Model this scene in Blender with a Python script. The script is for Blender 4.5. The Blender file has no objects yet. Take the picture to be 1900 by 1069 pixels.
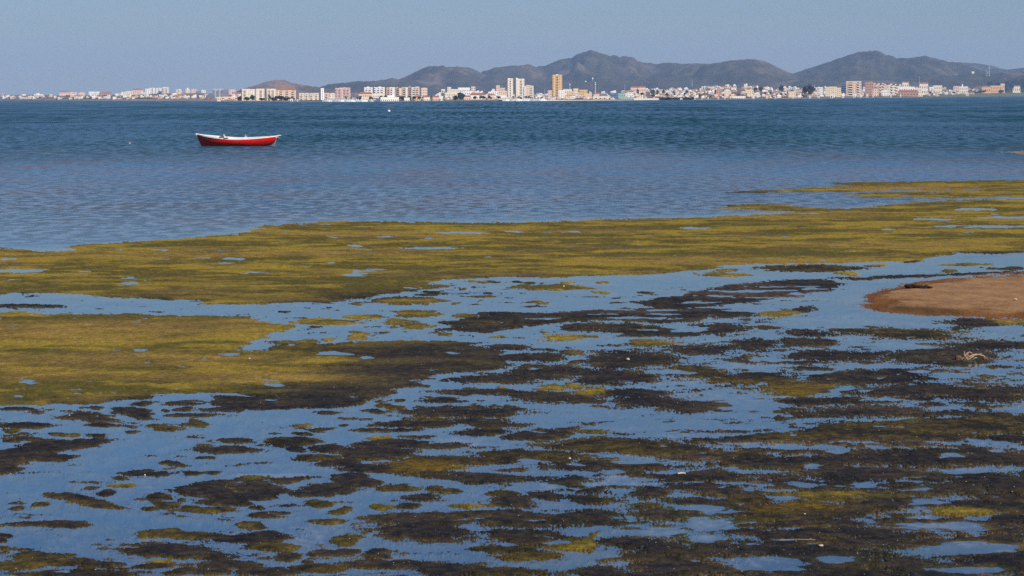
import bpy, bmesh, math, random
import numpy as np
from mathutils import Matrix, Vector

# ------------------------------------------------------------------ camera, sky, sun, exposure
SC = bpy.context.scene
COL = SC.collection
EYE = 3.0                       # eye height over the water, metres
F = 5500.0                      # focal length in photograph pixels (1900 wide)
CX, CY = 950.0, 534.5
ROLL = math.atan(-8.0 / 1900.0)
PITCH = math.atan(354.9 * math.cos(ROLL) / F)
FWD = np.array([0.0, math.cos(PITCH), -math.sin(PITCH)])
_r0 = np.array([1.0, 0.0, 0.0]); _u0 = np.array([0.0, math.sin(PITCH), math.cos(PITCH)])
RGT = math.cos(ROLL) * _r0 + math.sin(ROLL) * _u0
UPV = -math.sin(ROLL) * _r0 + math.cos(ROLL) * _u0

cam_data = bpy.data.cameras.new('camera')
cam_data.sensor_fit = 'HORIZONTAL'; cam_data.sensor_width = 36.0
cam_data.lens = 36.0 * F / 1900.0
cam_data.clip_start = 0.5; cam_data.clip_end = 60000.0
cam = bpy.data.objects.new('camera', cam_data); COL.objects.link(cam)
M = Matrix.Identity(4)
for i in range(3):
    M[i][0] = RGT[i]; M[i][1] = UPV[i]; M[i][2] = -FWD[i]
M[2][3] = EYE
cam.matrix_world = M
SC.camera = cam

SUN_EL = math.radians(33.0)
SUN_AZ = math.radians(143.0)    # from +Y towards +X: behind the camera, to its right
world = bpy.data.worlds.new('World'); SC.world = world; world.use_nodes = True
wn = world.node_tree.nodes; wl = world.node_tree.links
for n in list(wn): wn.remove(n)
sky = wn.new('ShaderNodeTexSky'); sky.sky_type = 'NISHITA'; sky.sun_disc = False
sky.sun_elevation = SUN_EL; sky.sun_rotation = SUN_AZ
sky.altitude = 0.0; sky.air_density = 1.5; sky.dust_density = 0.0; sky.ozone_density = 10.0
bg = wn.new('ShaderNodeBackground'); bg.inputs['Strength'].default_value = 0.048
wo = wn.new('ShaderNodeOutputWorld')
wb = wn.new('ShaderNodeMix'); wb.data_type = 'RGBA'; wb.blend_type = 'MULTIPLY'; wb.inputs[0].default_value = 1.0
wb.inputs[7].default_value = (0.80, 0.97, 1.42, 1)      # white balance of the photograph
wl.new(sky.outputs[0], wb.inputs[6]); wl.new(wb.outputs[2], bg.inputs[0]); wl.new(bg.outputs[0], wo.inputs[0])

sun_data = bpy.data.lights.new('sun', 'SUN'); sun_data.energy = 4.0
sun_data.angle = math.radians(0.5); sun_data.color = (1.0, 0.90, 0.76)
sun = bpy.data.objects.new('sun', sun_data); COL.objects.link(sun)
_sd = Vector((math.sin(SUN_AZ) * math.cos(SUN_EL), math.cos(SUN_AZ) * math.cos(SUN_EL), math.sin(SUN_EL)))
sun.rotation_euler = _sd.to_track_quat('Z', 'Y').to_euler()
sun.location = (40, -60, 60)

vs = SC.view_settings
vs.view_transform = 'Standard'; vs.look = 'None'; vs.gamma = 1.0; vs.use_curve_mapping = False
vs.exposure = 0.47
SC.render.engine = 'CYCLES'
SC.cycles.max_bounces = 6; SC.cycles.diffuse_bounces = 2; SC.cycles.glossy_bounces = 3
SC.cycles.transparent_max_bounces = 12; SC.cycles.volume_bounces = 1
SC.cycles.use_denoising = False
SC.cycles.caustics_reflective = False; SC.cycles.caustics_refractive = False
SC.cycles.sample_clamp_indirect = 4.0

# ------------------------------------------------------------------ geometry of the view -> places on the ground
def ray(u, v):
    u = np.asarray(u, float); v = np.asarray(v, float)
    a = u - CX; b = CY - v
    return (FWD[0]*F + RGT[0]*a + UPV[0]*b, FWD[1]*F + RGT[1]*a + UPV[1]*b, FWD[2]*F + RGT[2]*a + UPV[2]*b)
def ground(u, v, z=0.0):
    x, y, w = ray(u, v); t = (z - EYE) / w
    return x*t, y*t
def at(u, v, D):
    """the point seen at (u, v) in the photograph that stands D metres out"""
    x, y, w = ray(u, v); t = D / y
    return x*t, y*t, EYE + w*t
def hz(u):                      # row of the horizon
    return 183.6 - 8.0 * np.asarray(u, float) / 1900.0
def row(u, D, z):               # row at which height z at distance D shows
    return hz(u) + (EYE - z) * F / D
def height(u, v, D):
    return EYE - (v - hz(u)) * D / F

# ------------------------------------------------------------------ numpy noise
def _hash(ix, iy, seed):
    h = (ix.astype(np.int64) * 374761393 + iy.astype(np.int64) * 668265263 + seed * 1442695041) & 0xFFFFFFFF
    h = ((h ^ (h >> 13)) * 1274126177) & 0xFFFFFFFF
    return (h ^ (h >> 16)) & 0xFFFFFFFF
def perlin(x, y, seed=0):
    x0 = np.floor(x); y0 = np.floor(y); fx = x - x0; fy = y - y0
    ix = x0.astype(np.int64); iy = y0.astype(np.int64)
    sx = fx*fx*fx*(fx*(fx*6-15)+10); sy = fy*fy*fy*(fy*(fy*6-15)+10)
    def g(dx, dy):
        a = _hash(ix+dx, iy+dy, seed) * (2*math.pi/4294967296.0)
        return np.cos(a)*(fx-dx) + np.sin(a)*(fy-dy)
    a = g(0,0)*(1-sx)+g(1,0)*sx; b = g(0,1)*(1-sx)+g(1,1)*sx
    return (a*(1-sy)+b*sy) * 1.5
def fbm(x, y, seed=0, octaves=4, gain=0.5):
    s = 0.0; a = 1.0; n = 0.0
    for k in range(octaves):
        s = s + a*perlin(x*2.0**k + 17.3*k, y*2.0**k - 9.1*k, seed+k*31); n += a; a *= gain
    return s / n
def smooth(a, b, x):
    t = np.clip((x-a)/(b-a), 0, 1); return t*t*(3-2*t)

# ------------------------------------------------------------------ objects
def tag(o, label=None, cat=None, group=None, kind=None):
    if label: o['label'] = label
    if cat: o['category'] = cat
    if group: o['group'] = group
    if kind: o['kind'] = kind
    return o
def empty(name, loc, rz=0.0):
    o = bpy.data.objects.new(name, None); COL.objects.link(o)
    o.location = loc; o.rotation_euler = (0, 0, rz); o.empty_display_size = 0.3
    return o
def link(name, me, parent=None, loc=None, rz=0.0):
    o = bpy.data.objects.new(name, me); COL.objects.link(o)
    if parent is not None: o.parent = parent
    if loc is not None: o.location = loc
    if rz: o.rotation_euler = (0, 0, rz)
    return o
def grid_mesh(name, X, Y, Z, mat, keep=None, tint=None, extra=None, shade=True):
    """a sheet of quads over 2-D arrays; keep = which quads stay"""
    nr, nc = X.shape
    idx = np.arange(nr*nc).reshape(nr, nc)
    q = np.stack([idx[:-1,:-1], idx[:-1,1:], idx[1:,1:], idx[1:,:-1]], -1)
    q = q[keep] if keep is not None else q.reshape(-1, 4)
    q = q.reshape(-1, 4)
    used, inv = np.unique(q, return_inverse=True); q = inv.reshape(-1, 4)
    co = np.stack([X.ravel()[used], Y.ravel()[used], Z.ravel()[used]], -1)
    me = bpy.data.meshes.new(name)
    me.vertices.add(len(co)); me.vertices.foreach_set('co', co.astype(np.float32).ravel())
    me.loops.add(q.size); me.loops.foreach_set('vertex_index', q.astype(np.int32).ravel())
    me.polygons.add(len(q)); me.polygons.foreach_set('loop_start', np.arange(0, q.size, 4, dtype=np.int32))
    me.update(calc_edges=True)
    if shade: me.polygons.foreach_set('use_smooth', np.ones(len(q), dtype=bool))
    for nm, arr in (('tint', tint), ('state', extra)):
        if arr is not None:
            at_ = me.attributes.new(nm, 'FLOAT_COLOR', 'POINT')
            c = np.ones((len(co), 4), np.float32); c[:, :3] = arr.reshape(-1, 3)[used]
            at_.data.foreach_set('color', c.ravel())
    me.materials.append(mat)
    return link(name, me)

# ------------------------------------------------------------------ materials
def new_mat(name):
    m = bpy.data.materials.new(name); m.use_nodes = True
    nt = m.node_tree
    for n in list(nt.nodes): nt.nodes.remove(n)
    out = nt.nodes.new('ShaderNodeOutputMaterial')
    return m, nt, out
def N(nt, typ, **kw):
    n = nt.nodes.new(typ)
    for k, v in kw.items(): setattr(n, k, v)
    return n
def noise(nt, vec, scale, detail=3.0, rough=0.55, sc=(1,1,1)):
    mp = N(nt, 'ShaderNodeMapping'); mp.inputs['Scale'].default_value = sc
    nt.links.new(vec, mp.inputs[0])
    n = N(nt, 'ShaderNodeTexNoise'); n.inputs['Scale'].default_value = scale
    n.inputs['Detail'].default_value = detail; n.inputs['Roughness'].default_value = rough
    nt.links.new(mp.outputs[0], n.inputs['Vector'])
    return n.outputs['Fac']
def ramp(nt, fac, stops):
    r = N(nt, 'ShaderNodeValToRGB'); e = r.color_ramp.elements
    while len(e) < len(stops): e.new(0.5)
    for k, (p, c) in enumerate(stops):
        e[k].position = p; e[k].color = (*c, 1) if len(c) == 3 else c
    nt.links.new(fac, r.inputs[0]); return r.outputs[0]
def mul(nt, a, b, fac=1.0, mode='MULTIPLY'):
    m = N(nt, 'ShaderNodeMix', data_type='RGBA', blend_type=mode)
    for k, s in ((6, a), (7, b)):
        if hasattr(s, 'links'): nt.links.new(s, m.inputs[k])
        else: m.inputs[k].default_value = (*s, 1)
    if hasattr(fac, 'links'): nt.links.new(fac, m.inputs[0])
    else: m.inputs[0].default_value = fac
    return m.outputs[2]
def math_(nt, op, a, b=0.0, c=None):
    m = N(nt, 'ShaderNodeMath', operation=op)
    for k, s in enumerate((a, b) if c is None else (a, b, c)):
        if hasattr(s, 'links'): nt.links.new(s, m.inputs[k])
        else: m.inputs[k].default_value = s
    return m.outputs[0]
def paint(name, colr, rough=0.6, var=0.12, scale=3.0, spec=0.3, metal=0.0, dirt=None):
    m, nt, out = new_mat(name)
    tc = N(nt, 'ShaderNodeTexCoord'); p = N(nt, 'ShaderNodeBsdfPrincipled')
    f = noise(nt, tc.outputs['Object'], scale, 5.0)
    lo = tuple(c*(1-var) for c in colr); hi = tuple(min(1, c*(1+var)) for c in colr)
    c = ramp(nt, f, [(0.3, lo), (0.7, hi)])
    if dirt:
        g = noise(nt, tc.outputs['Object'], scale*2.3, 6.0, 0.7)
        g = ramp(nt, g, [(0.55, (0,0,0)), (0.72, (1,1,1))])
        c = mul(nt, c, dirt, g, 'MIX')
    nt.links.new(c, p.inputs['Base Color']); p.inputs['Roughness'].default_value = rough
    p.inputs['Specular IOR Level'].default_value = spec; p.inputs['Metallic'].default_value = metal
    nt.links.new(p.outputs[0], out.inputs[0]); return m

# ================================================================== GROUND, WATER, SEAWEED
# The shape of the flats, traced: blobs (u, v, half width, half height, kind, tilt) where weed stands proud of the
# water, kinds: g green, o olive brown, d dark, y yellow. Each is dropped onto the ground plane.
POLY_GREEN_BAND = [(-1500,470),(-300,462),(-100,462),(0,460),(60,463),(100,468),(118,464),(135,456),(236,448),(337,443),(400,437),(455,431),(480,421),(520,415),(580,412),(640,410),(760,412),
 (860,413),(977,413),(1060,409),(1145,407),(1200,406),(1280,404),(1330,401),(1400,399),(1475,393),(1520,388),(1580,387),(1640,381),(1700,376),(1760,372),(1830,370),(1900,367),(2200,355),(3400,338),
 (3400,440),(2200,452),(2000,463),(1893,469),(1850,472),(1790,469),(1731,476),(1681,486),(1620,486),(1546,489),(1470,489),(1395,491),(1327,494),(1284,503),(1260,506),
 (1213,509),(1128,511),(1060,513),(1010,516),(940,514),(876,516),(815,520),(788,525),(835,530),(785,538),(741,541),(674,552),(640,560),(560,561),(472,565),(387,567),(364,557),(286,555),
 (220,553),(168,550),(120,545),(60,543),(20,543),(0,548),(-100,552),(-300,556),(-1500,566)]
POLY_LEFT_MAT = [(-1500,600),(-300,588),(-60,582),(0,580),(44,577),(94,582),(152,582),(202,584),(249,581),(293,585),(354,587),(438,587),(478,585),(468,590),(485,596),(549,603),(535,615),(495,622),
 (470,632),(448,641),(452,650),(505,650),(502,634),(572,629),(586,632),(579,638),(640,636),(700,634),(768,631),(859,634),(902,637),(876,642),(930,651),(940,662),(956,673),(936,681),(909,686),
 (842,693),(808,705),(781,706),(785,718),(724,723),(741,728),(707,737),(640,738),(560,738),(470,736),(404,729),(340,731),(286,738),(236,741),(168,749),(111,749),(84,753),(0,751),(-100,752),(-300,756),(-1500,790)]
POLY_MID = [(805,597),(852,594),(880,588),(909,578),(993,580),(1067,578),(1128,573),(1200,570),(1290,565),(1330,590),(1290,598),(1210,600),(1138,594),(1044,599),(997,602),(977,609),(919,615),(882,620),(855,615),(812,614),(829,604)]
POLY_MID_LOW = [(1047,601),(1100,599),(1145,599),(1210,604),(1300,608),(1310,622),(1230,624),(1162,626),(1115,627),(1152,619),(1090,617),(1047,614)]
POLY_RIGHT_UP = [(1180,562),(1240,552),(1300,537),(1355,528),(1440,521),(1540,517),(1553,524),(1562,537),(1500,547),(1430,556),(1360,565),(1300,575),(1240,578)]
POLY_STREAK = [(1536,516),(1620,512),(1760,508),(1900,503),(2050,497),(2050,503),(1900,508),(1760,513),(1650,517),(1570,520)]
POLY_DARK_TAIL = [(395,734),(470,736),(640,736),(700,738),(690,748),(645,756),(600,757),(540,760),(450,764),(420,757),(380,747)]
POLY_LEFT_DARK = [(-200,860),(-40,838),(0,832),(40,820),(90,816),(150,816),(225,815),(190,826),(165,832),(110,838),(166,845),(120,855),(90,858),(55,856),(35,875),(0,884),(-60,892),(-200,910)]
POLY_DARK_ISLE = [(322,911),(400,893),(440,885),(500,889),(542,904),(536,915),(500,925),(420,929),(362,923)]
POLY_VEE = [(934,806),(985,793),(1020,797),(1060,790),(1094,787),(1080,796),(1040,808),(1012,820),(950,817)]
POLY_OLIVE_LONG = [(1350,818),(1430,801),(1560,785),(1700,777),(1900,772),(2100,768),(2500,770),(2500,800),(2100,804),(1900,800),(1760,820),(1600,818),(1480,823)]
POLY_SAND = [(1594,556),(1607,545),(1640,535),(1681,527),(1731,521),(1799,514),(1900,510),(2200,500),(3400,480),(3400,640),(2200,604),(1900,590),(1833,588),(1765,587),(1698,585),(1647,582),(1614,575),(1597,565)]
POLYS = [(POLY_GREEN_BAND,'g'),(POLY_LEFT_MAT,'g'),(POLY_MID,'d'),(POLY_MID_LOW,'d'),(POLY_RIGHT_UP,'d'),(POLY_STREAK,'d'),(POLY_DARK_TAIL,'d'),(POLY_LEFT_DARK,'d'),
         (POLY_DARK_ISLE,'d'),(POLY_VEE,'d'),(POLY_OLIVE_LONG,'o')]
BLOBS = '''60,568,80,3.5,o 603,597,45,6,g 596,608,8,1.8,d 614,630,15,2.5,g 751,558,66,6,g 674,588,30,3,g 773,582,38,6,g 734,597,35,5,g 738,607,14,2,g 776,605,18,5,g 677,625,22,8,g
808,547,22,2,d 828,542,38,4,d 869,536,10,1.5,o 899,523,12,2.5,g 924,523,12,2,o 901,544,11,2,o 884,550,28,1.3,o 931,545,4,1,o 966,523,14,2,o 960,532,16,2.5,g 1034,534,60,5,g 1062,525,14,2,g 1120,525,18,2.5,g 1110,543,17,2.5,g
1181,543,16,2,o 992,562,20,2.5,g 896,558,6,2,g 852,563,9,2,g 647,565,10,2,g 990,526,5,1.2,o 859,586,28,3,g 1047,627,38,5,g 926,625,14,2,g 1019,618,6,2.5,g 822,621,11,3,g 1000,630,5,1.2,g 943,644,45,4,d 1020,649,13,3,g
985,663,55,7,d 1060,654,28,5,g 1170,668,88,17,d 1219,636,55,6,g 1030,690,85,13,d 1140,700,75,14,d 940,702,60,9,d 886,706,40,4,d 1064,672,18,3,o 990,679,13,2,o 849,721,16,2,g 829,706,10,2,d 926,720,8,3,g 1010,718,25,5,g
1054,716,18,5,g 1094,728,35,8,g 1180,730,60,8,d 895,728,90,6,d 855,732,12,2,d 818,743,40,5,d 734,744,13,1.8,d 707,746,9,2,d 714,753,16,2.5,o 746,756,13,3,o 773,740,6,1.2,d 1000,733,60,7,d 1060,741,75,9,d 1212,747,80,10,d
711,763,22,3,d 860,764,115,10,d 945,760,30,6,d 720,798,65,3,d 762,787,70,6,d 880,782,70,6,d 925,790,55,4,d 889,803,42,6,d 1095,802,35,4,g 790,777,30,3,o 711,813,24,3,g 731,823,65,7,d 829,827,60,5,d 700,842,75,14,d
785,867,70,13,y 876,854,130,9,o 977,847,110,11,o 1145,827,150,12,o 1240,835,80,12,o 1128,864,140,9,d 880,885,130,8,d,-3 1054,897,45,12,d 690,871,60,6,d 660,891,33,14,d 721,904,35,6,o 825,909,35,5,o 791,904,18,4,o
778,924,38,7,d 775,938,22,4,d 721,941,26,4,g 869,940,25,3,g 936,931,50,12,d 933,916,28,6,o 1020,921,42,8,d,-5 1094,911,25,6,d 1105,928,40,8,o 1209,914,42,9,d 1192,938,38,6,o 1229,956,60,10,d 775,966,110,12,d
781,988,95,16,d,-3 909,958,130,10,d 977,965,100,13,d 1094,958,60,10,d 977,998,75,14,d,-6 1064,1014,46,12,g 1095,1008,14,18,g 977,1032,60,10,o 650,1002,22,10,o 653,1024,28,6,d 714,1027,30,9,d 724,1047,90,8,d 842,1057,80,12,d
1178,1005,60,9,d 1229,1019,60,14,d 1246,1052,70,18,d 940,1018,50,9,o 1120,1062,70,9,d 930,1062,70,9,o
34,759,35,3,d 60,765,15,2,d 168,758,21,3,d 145,774,58,7,d 195,780,30,3.5,d 242,763,37,8,d 269,770,26,7,d 266,748,30,4,o 337,748,38,4,d 310,760,15,2,d 350,759,24,5,d 360,770,48,3.5,d 428,760,42,6,d
47,790,65,6,d 17,800,20,4,o 37,808,13,1.8,o 123,808,16,2.5,o 173,809,20,3.5,d 25,818,16,2.5,d 59,817,12,1.8,d 210,788,32,3.5,d 246,791,11,1.5,d 246,802,20,1.8,d 300,793,36,7,o,-7 344,785,24,7,o
340,860,38,5,d,-6 269,878,47,8,d 220,887,20,5,o 350,879,18,5,o 387,876,18,3,o 215,903,32,4,g 155,907,20,3.5,d 150,925,66,6,d,-7 195,916,24,5,d 34,942,22,4,d 87,936,22,4,o 182,934,52,6,o,-8 296,925,30,8,o 300,936,28,8,d
330,930,15,3,o 269,943,18,3,o 404,932,50,7,d 532,892,25,7,d 468,888,20,6,g 606,908,45,12,d 572,916,35,6,d 370,948,50,5,o 340,946,20,7,o 453,942,20,3,o 505,955,40,7,d 580,933,27,7,o 623,946,25,8,o 471,975,30,8,o
606,966,35,4,o 101,973,82,6,d 3,963,14,5,d 7,993,18,3,d 0,1001,8,4,d 337,992,72,8,o 320,985,40,5,o 438,1003,80,8,d,-4 485,995,50,9,d 320,1022,100,14,d,-4 90,1038,98,13,o,-5 20,1050,60,10,o 300,1042,30,4,g 192,1046,40,5,d
290,1051,45,6,d 420,1049,70,10,d 500,1015,60,8,o 540,1033,40,9,d 616,1026,40,8,d 600,1056,60,8,o 130,1066,120,9,o 566,790,16,3,g 580,799,16,3,o 549,807,20,2.5,o 428,819,38,4,d 384,827,15,2,o 438,834,55,6.5,d
394,848,14,2.5,o 532,821,58,8,o 549,834,22,6,d 613,832,40,8,d 580,849,55,7,o 613,766,27,4,d 633,788,12,2,o 600,749,45,8,d 640,860,50,7,d 690,825,30,6,d 380,1060,60,8,d 500,1062,60,8,d
1349,502,26,2.5,g 1335,510,45,3,g 1500,498,95,6,o 1578,508,20,3,g 1615,493,12,2,g 1692,486,12,2,o 1755,491,18,2,g 1805,491,30,3,g 1750,503,18,3,g 1875,498,32,3,o
1437,581,50,7,g 1340,580,50,10,d 1500,574,30,5,d 1420,603,55,7,d 1330,610,60,10,d 1490,617,55,7,d,-3 1610,613,62,8,o 1700,620,85,9,o 1820,600,70,9,d 1880,597,40,5,g 1400,640,60,9,d 1300,650,60,9,d 1500,636,60,8,d 1560,660,110,10,d
1607,763,100,11,d 1480,945,125,14,y 1388,925,42,10,o 1412,966,42,8,o 1563,988,130,10,d 1378,988,40,7,d 1674,1009,50,10,d 1400,1018,150,15,d 1478,722,80,14,y 1290,752,80,12,d 1490,745,50,7,d 1590,700,130,14,d 1750,660,110,16,d 1840,640,90,9,d 1700,725,120,12,d 1840,730,90,14,d 1400,705,100,10,o 1290,690,60,12,o
1700,850,190,16,d 1450,860,130,12,d 1350,845,80,10,o 1620,880,160,10,d 1840,890,100,12,d 1560,920,130,9,g 1740,910,120,10,d 1860,940,80,14,d 1790,950,80,10,g 1860,850,80,14,d 1310,905,60,8,d 1300,930,60,7,d 1700,1045,60,10,d 1870,1035,60,10,d 1560,1058,70,8,o
1760,345,190,8,g 1620,341,75,3,g 1850,342,130,7,g 1905,355,160,14,g 1560,352,90,3.5,g 1410,384,70,4.5,g 1450,355,80,1.6,g 1385,357,45,1.2,o 1480,389,60,3,g 1700,362,120,5,g 1890,283,26,2,s 1950,284,60,4,s'''
WATER_HOLES = '''35,503,42,6 10,519,20,2 24,481,14,2.5 438,480,24,3 380,479,17,2 296,481,12,2 222,464,14,1.6 303,463,16,1.6 364,466,10,1.6 394,466,12,1.6 448,508,10,2 477,506,14,2.2 529,497,10,1.2 559,496,14,1.2 145,504,10,1.5 600,417,14,1.6 623,440,14,2 569,454,10,1.5
849,432,48,3 967,430,18,2 1017,431,16,1.5 1071,430,17,2 802,461,52,3.5 657,456,20,3 680,463,20,2.2 721,439,22,2 1640,426,22,2.5 1833,421,62,4 1883,404,45,3.5 1731,407,42,2.6 1812,388,34,4 1866,368,44,3.5 1800,352,30,2 1250,512,2,1
259,651,18,4 420,658,28,4 673,665,20,4 68,709,18,4 497,716,24,4 20,722,18,2 145,731,18,2 290,674,10,2 320,682,18,2 625,656,30,4 840,655,20,2 520,640,8,2 340,733,60,3.2 420,731,20,3 500,741,16,2 870,733,12,2
1529,602,150,10 1664,642,72,9 1708,605,62,5 1866,609,52,4 1354,680,46,7 1563,723,20,8 1361,737,90,8 1849,693,30,5 1440,668,40,5 1395,753,62,16 1294,786,65,13 1200,790,80,14 1110,776,60,8 1400,790,60,9 1368,871,30,6 1509,867,16,7 1475,898,35,6 1580,899,30,6 1681,893,52,3 1782,874,46,6 1553,839,26,4 1765,844,32,4
1731,931,52,7 1469,924,26,5 1310,945,52,10 1721,948,12,4 1310,975,62,14 1310,995,52,9 1748,978,120,10 1800,1015,110,12 1546,1037,48,10 1411,1049,80,16 1800,1060,80,8 1130,877,22,5 1064,862,20,3 985,857,28,6 1000,905,60,8 870,905,20,6 889,980,14,5 950,1010,20,4 1210,985,70,9 1190,858,60,5 1150,900,70,4 1150,890,40,4
1270,612,50,5 1395,540,70,3 1330,549,45,3 1455,532,60,2.5 1290,561,60,3 1480,546,40,3 1235,576,50,2.5 1400,553,60,2.4 1120,584,45,2 1180,590,60,2.2 1230,583,40,2 1010,592,40,1.8 1350,571,60,3 1500,536,40,2.2 1180,612,50,1.8 1240,606,40,2 1150,575,30,1.5 1400,575,60,5 1560,580,40,8 1640,595,80,5 1240,690,30,5 1500,690,40,4 1620,680,40,4 1760,700,30,4 1700,690,30,4 1420,690,30,3 1640,830,24,3 1840,820,30,3 1700,960,40,5'''
SUBMERGED = '''1190,945,50,7 1180,985,60,7 860,818,50,9 1600,560,50,14 1560,590,60,8 1640,640,60,8 580,980,36,14 273,911,26,11 475,861,14,4 1040,900,20,12 1310,1010,70,8 1780,1000,90,10 1320,560,60,8 1740,615,90,6 1400,790,100,8 560,1000,40,7 400,1030,60,6 80,470,120,5 40,462,120,5 420,432,60,3 1290,405,120,3'''

GU = np.concatenate([np.arange(-1400.0, -60.0, 8.0), np.arange(-60.0, 1960.0, 1.9), np.arange(1960.0, 3300.0, 8.0)])
GV = np.concatenate([np.arange(270.0, 330.0, 2.0), np.arange(330.0, 1100.0, 1.3), np.arange(1101.0, 1500.0, 5.0)])
U, V = np.meshgrid(GU, GV)
GX, GY = ground(U, V)
DYROW = V - hz(U)
PXM = F / GY                                     # photograph pixels per metre across
PXD = DYROW**2 / (EYE * F)                       # and per metre of depth
wn1 = fbm(GX*1.3, GY*0.9, 5, 6, 0.6); wn2 = fbm(GX*1.3+50, GY*0.9+31, 11, 6, 0.62)
amp = 0.0105 * GY
UW = U + wn1 * amp * PXM
VW = V + wn2 * amp * 0.9 * PXD

COLS = {}
RIGHT = smooth(700, 1250, U + 0.6*(V-800))*smooth(540, 600, V)
big = fbm(GX*0.30, GY*0.42, 61, 5); med = fbm(GX*1.3, GY*1.5, 71, 4); fine = fbm(GX*9, GY*6, 81, 3)
def mix3(a, b, t):
    t = np.clip(t, 0, 1)[..., None]; return np.array(a)*(1-t) + np.array(b)*t
yel = smooth(-0.25, 0.35, big + 0.6*med)
tan_ = smooth(0.1, 0.5, fbm(GX*0.5+9, GY*0.45, 91, 4) + 0.35*fine)
COLS['g'] = mix3((0.095,0.078,0.009), (0.285,0.200,0.018), yel + 0.45*fine + 0.25*med)
COLS['g'] = COLS['g']*(1-0.55*tan_[...,None]) + np.array((0.170,0.108,0.040))*(0.55*tan_[...,None])
COLS['o'] = mix3((0.020,0.016,0.008), (0.085,0.062,0.010), 0.38 + 1.3*med + 1.0*fine)
COLS['d'] = mix3((0.013,0.012,0.012), (0.052,0.038,0.022), 0.38 + 0.9*med + 0.9*fine)
COLS['p'] = mix3((0.060,0.042,0.034), (0.175,0.125,0.098), 0.45 + 0.9*med + 0.8*fine)
COLS['y'] = mix3((0.060,0.040,0.006), (0.150,0.098,0.006), 0.5 + 0.8*med + 0.6*fine)
COLS['t'] = mix3((0.16,0.105,0.018), (0.33,0.205,0.046), 0.5 + 0.7*med + 0.5*fine)
COLS['s'] = mix3((0.20,0.11,0.045), (0.34,0.22,0.12), 0.5 + 0.7*med)
SMAX = np.full(U.shape, -1.5); CNUM = np.zeros(U.shape + (3,)); CDEN = np.full(U.shape, 1e-6)

def window(u0, u1, v0, v1):
    i0, i1 = np.searchsorted(GV, (v0, v1)); j0, j1 = np.searchsorted(GU, (u0, u1))
    return slice(max(i0-1,0), i1+1), slice(max(j0-1,0), j1+1)
def blob_field(u, v, rx, ry, tilt=0.0, reach=1.9):
    m = 18
    w = window(u - rx*reach - m*2, u + rx*reach + m*2, v - ry*reach - m - abs(math.tan(math.radians(tilt)))*rx*1.5, v + ry*reach + m + abs(math.tan(math.radians(tilt)))*rx*1.5)
    du = UW[w] - u; dv = VW[w] - v - math.tan(math.radians(tilt))*(-1.0)*(-du)
    return w, 1.0 - np.sqrt((du/rx)**2 + (dv/ry)**2)
def poly_field(pts, soft, k=6.0):
    p = np.array(pts, float); lo = p.min(0); hi = p.max(0)
    w = window(lo[0]-40, hi[0]+40, lo[1]-14, hi[1]+14)
    x = UW[w]/k; y = VW[w]; q = p.copy(); q[:,0] /= k
    d = np.full(x.shape, 1e9); ins = np.zeros(x.shape, bool)
    for a, b in zip(q, np.roll(q, -1, 0)):
        e = b - a; L = e@e + 1e-9
        t = np.clip(((x-a[0])*e[0] + (y-a[1])*e[1])/L, 0, 1)
        d = np.minimum(d, (x-a[0]-t*e[0])**2 + (y-a[1]-t*e[1])**2)
        if abs(e[1]) > 1e-9:
            c = ((a[1] > y) != (b[1] > y)) & (x < (b[0]-a[0])*(y-a[1])/(b[1]-a[1]) + a[0])
            ins ^= c
    d = np.sqrt(d)/soft
    return w, np.clip(np.where(ins, d, -d), -1.5, 1.0)
def lay(w, s, kind):
    SMAX[w] = np.maximum(SMAX[w], s)
    wt = np.exp(5.0*np.clip(s, -1.0, 0.6)); CNUM[w] += COLS[kind][w]*wt[...,None]; CDEN[w] += wt
for pts, kind in POLYS: lay(*poly_field(pts, 7.0), kind)
for item in BLOBS.split():
    b = item.split(','); u, v, rx, ry = map(float, b[:4])
    w, s = blob_field(u, v, rx*(1.02 if u < 640 else 1.10), ry*(1.0 if u < 640 else 1.14) + 0.2, -float(b[5]) if len(b) > 5 else 0.0)
    lay(w, s, b[4])
# loose weed that carries on between the traced patches, thicker to the right and towards the shore
dens = (smooth(560, 700, V)*smooth(950, 1500, U)*0.54 + smooth(980, 1300, U)*smooth(800, 900, V)*0.12 + smooth(620, 900, U)*smooth(740, 900, V)*0.16 + smooth(1020, 1075, V)*0.35 - 0.55
        + smooth(1075, 1110, V)*0.3 - 0.5*smooth(1560,1600,U)*smooth(600,560,V) - 1.2*smooth(540, 490, V))
nz = fbm(GX*1.7, GY*2.0, 21, 6, 0.62) * 1.85 + dens
lay((slice(None), slice(None)), np.clip(nz, -1.5, 0.7), 'd')
ol = fbm(GX*0.8+70, GY*0.7, 33, 3); okk = np.clip(smooth(0.2, 0.45, ol), 0, 1)*3.0
CNUM += COLS['o']*okk[...,None]*(U > 900)[...,None]; CDEN += okk*(U > 900)
pp = smooth(0.10, 0.34, fbm(GX*0.7+140, GY*1.0, 37, 4))*2.4*smooth(900, 1300, U)*smooth(560, 620, V)
CNUM += COLS['p']*pp[...,None]; CDEN += pp
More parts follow.
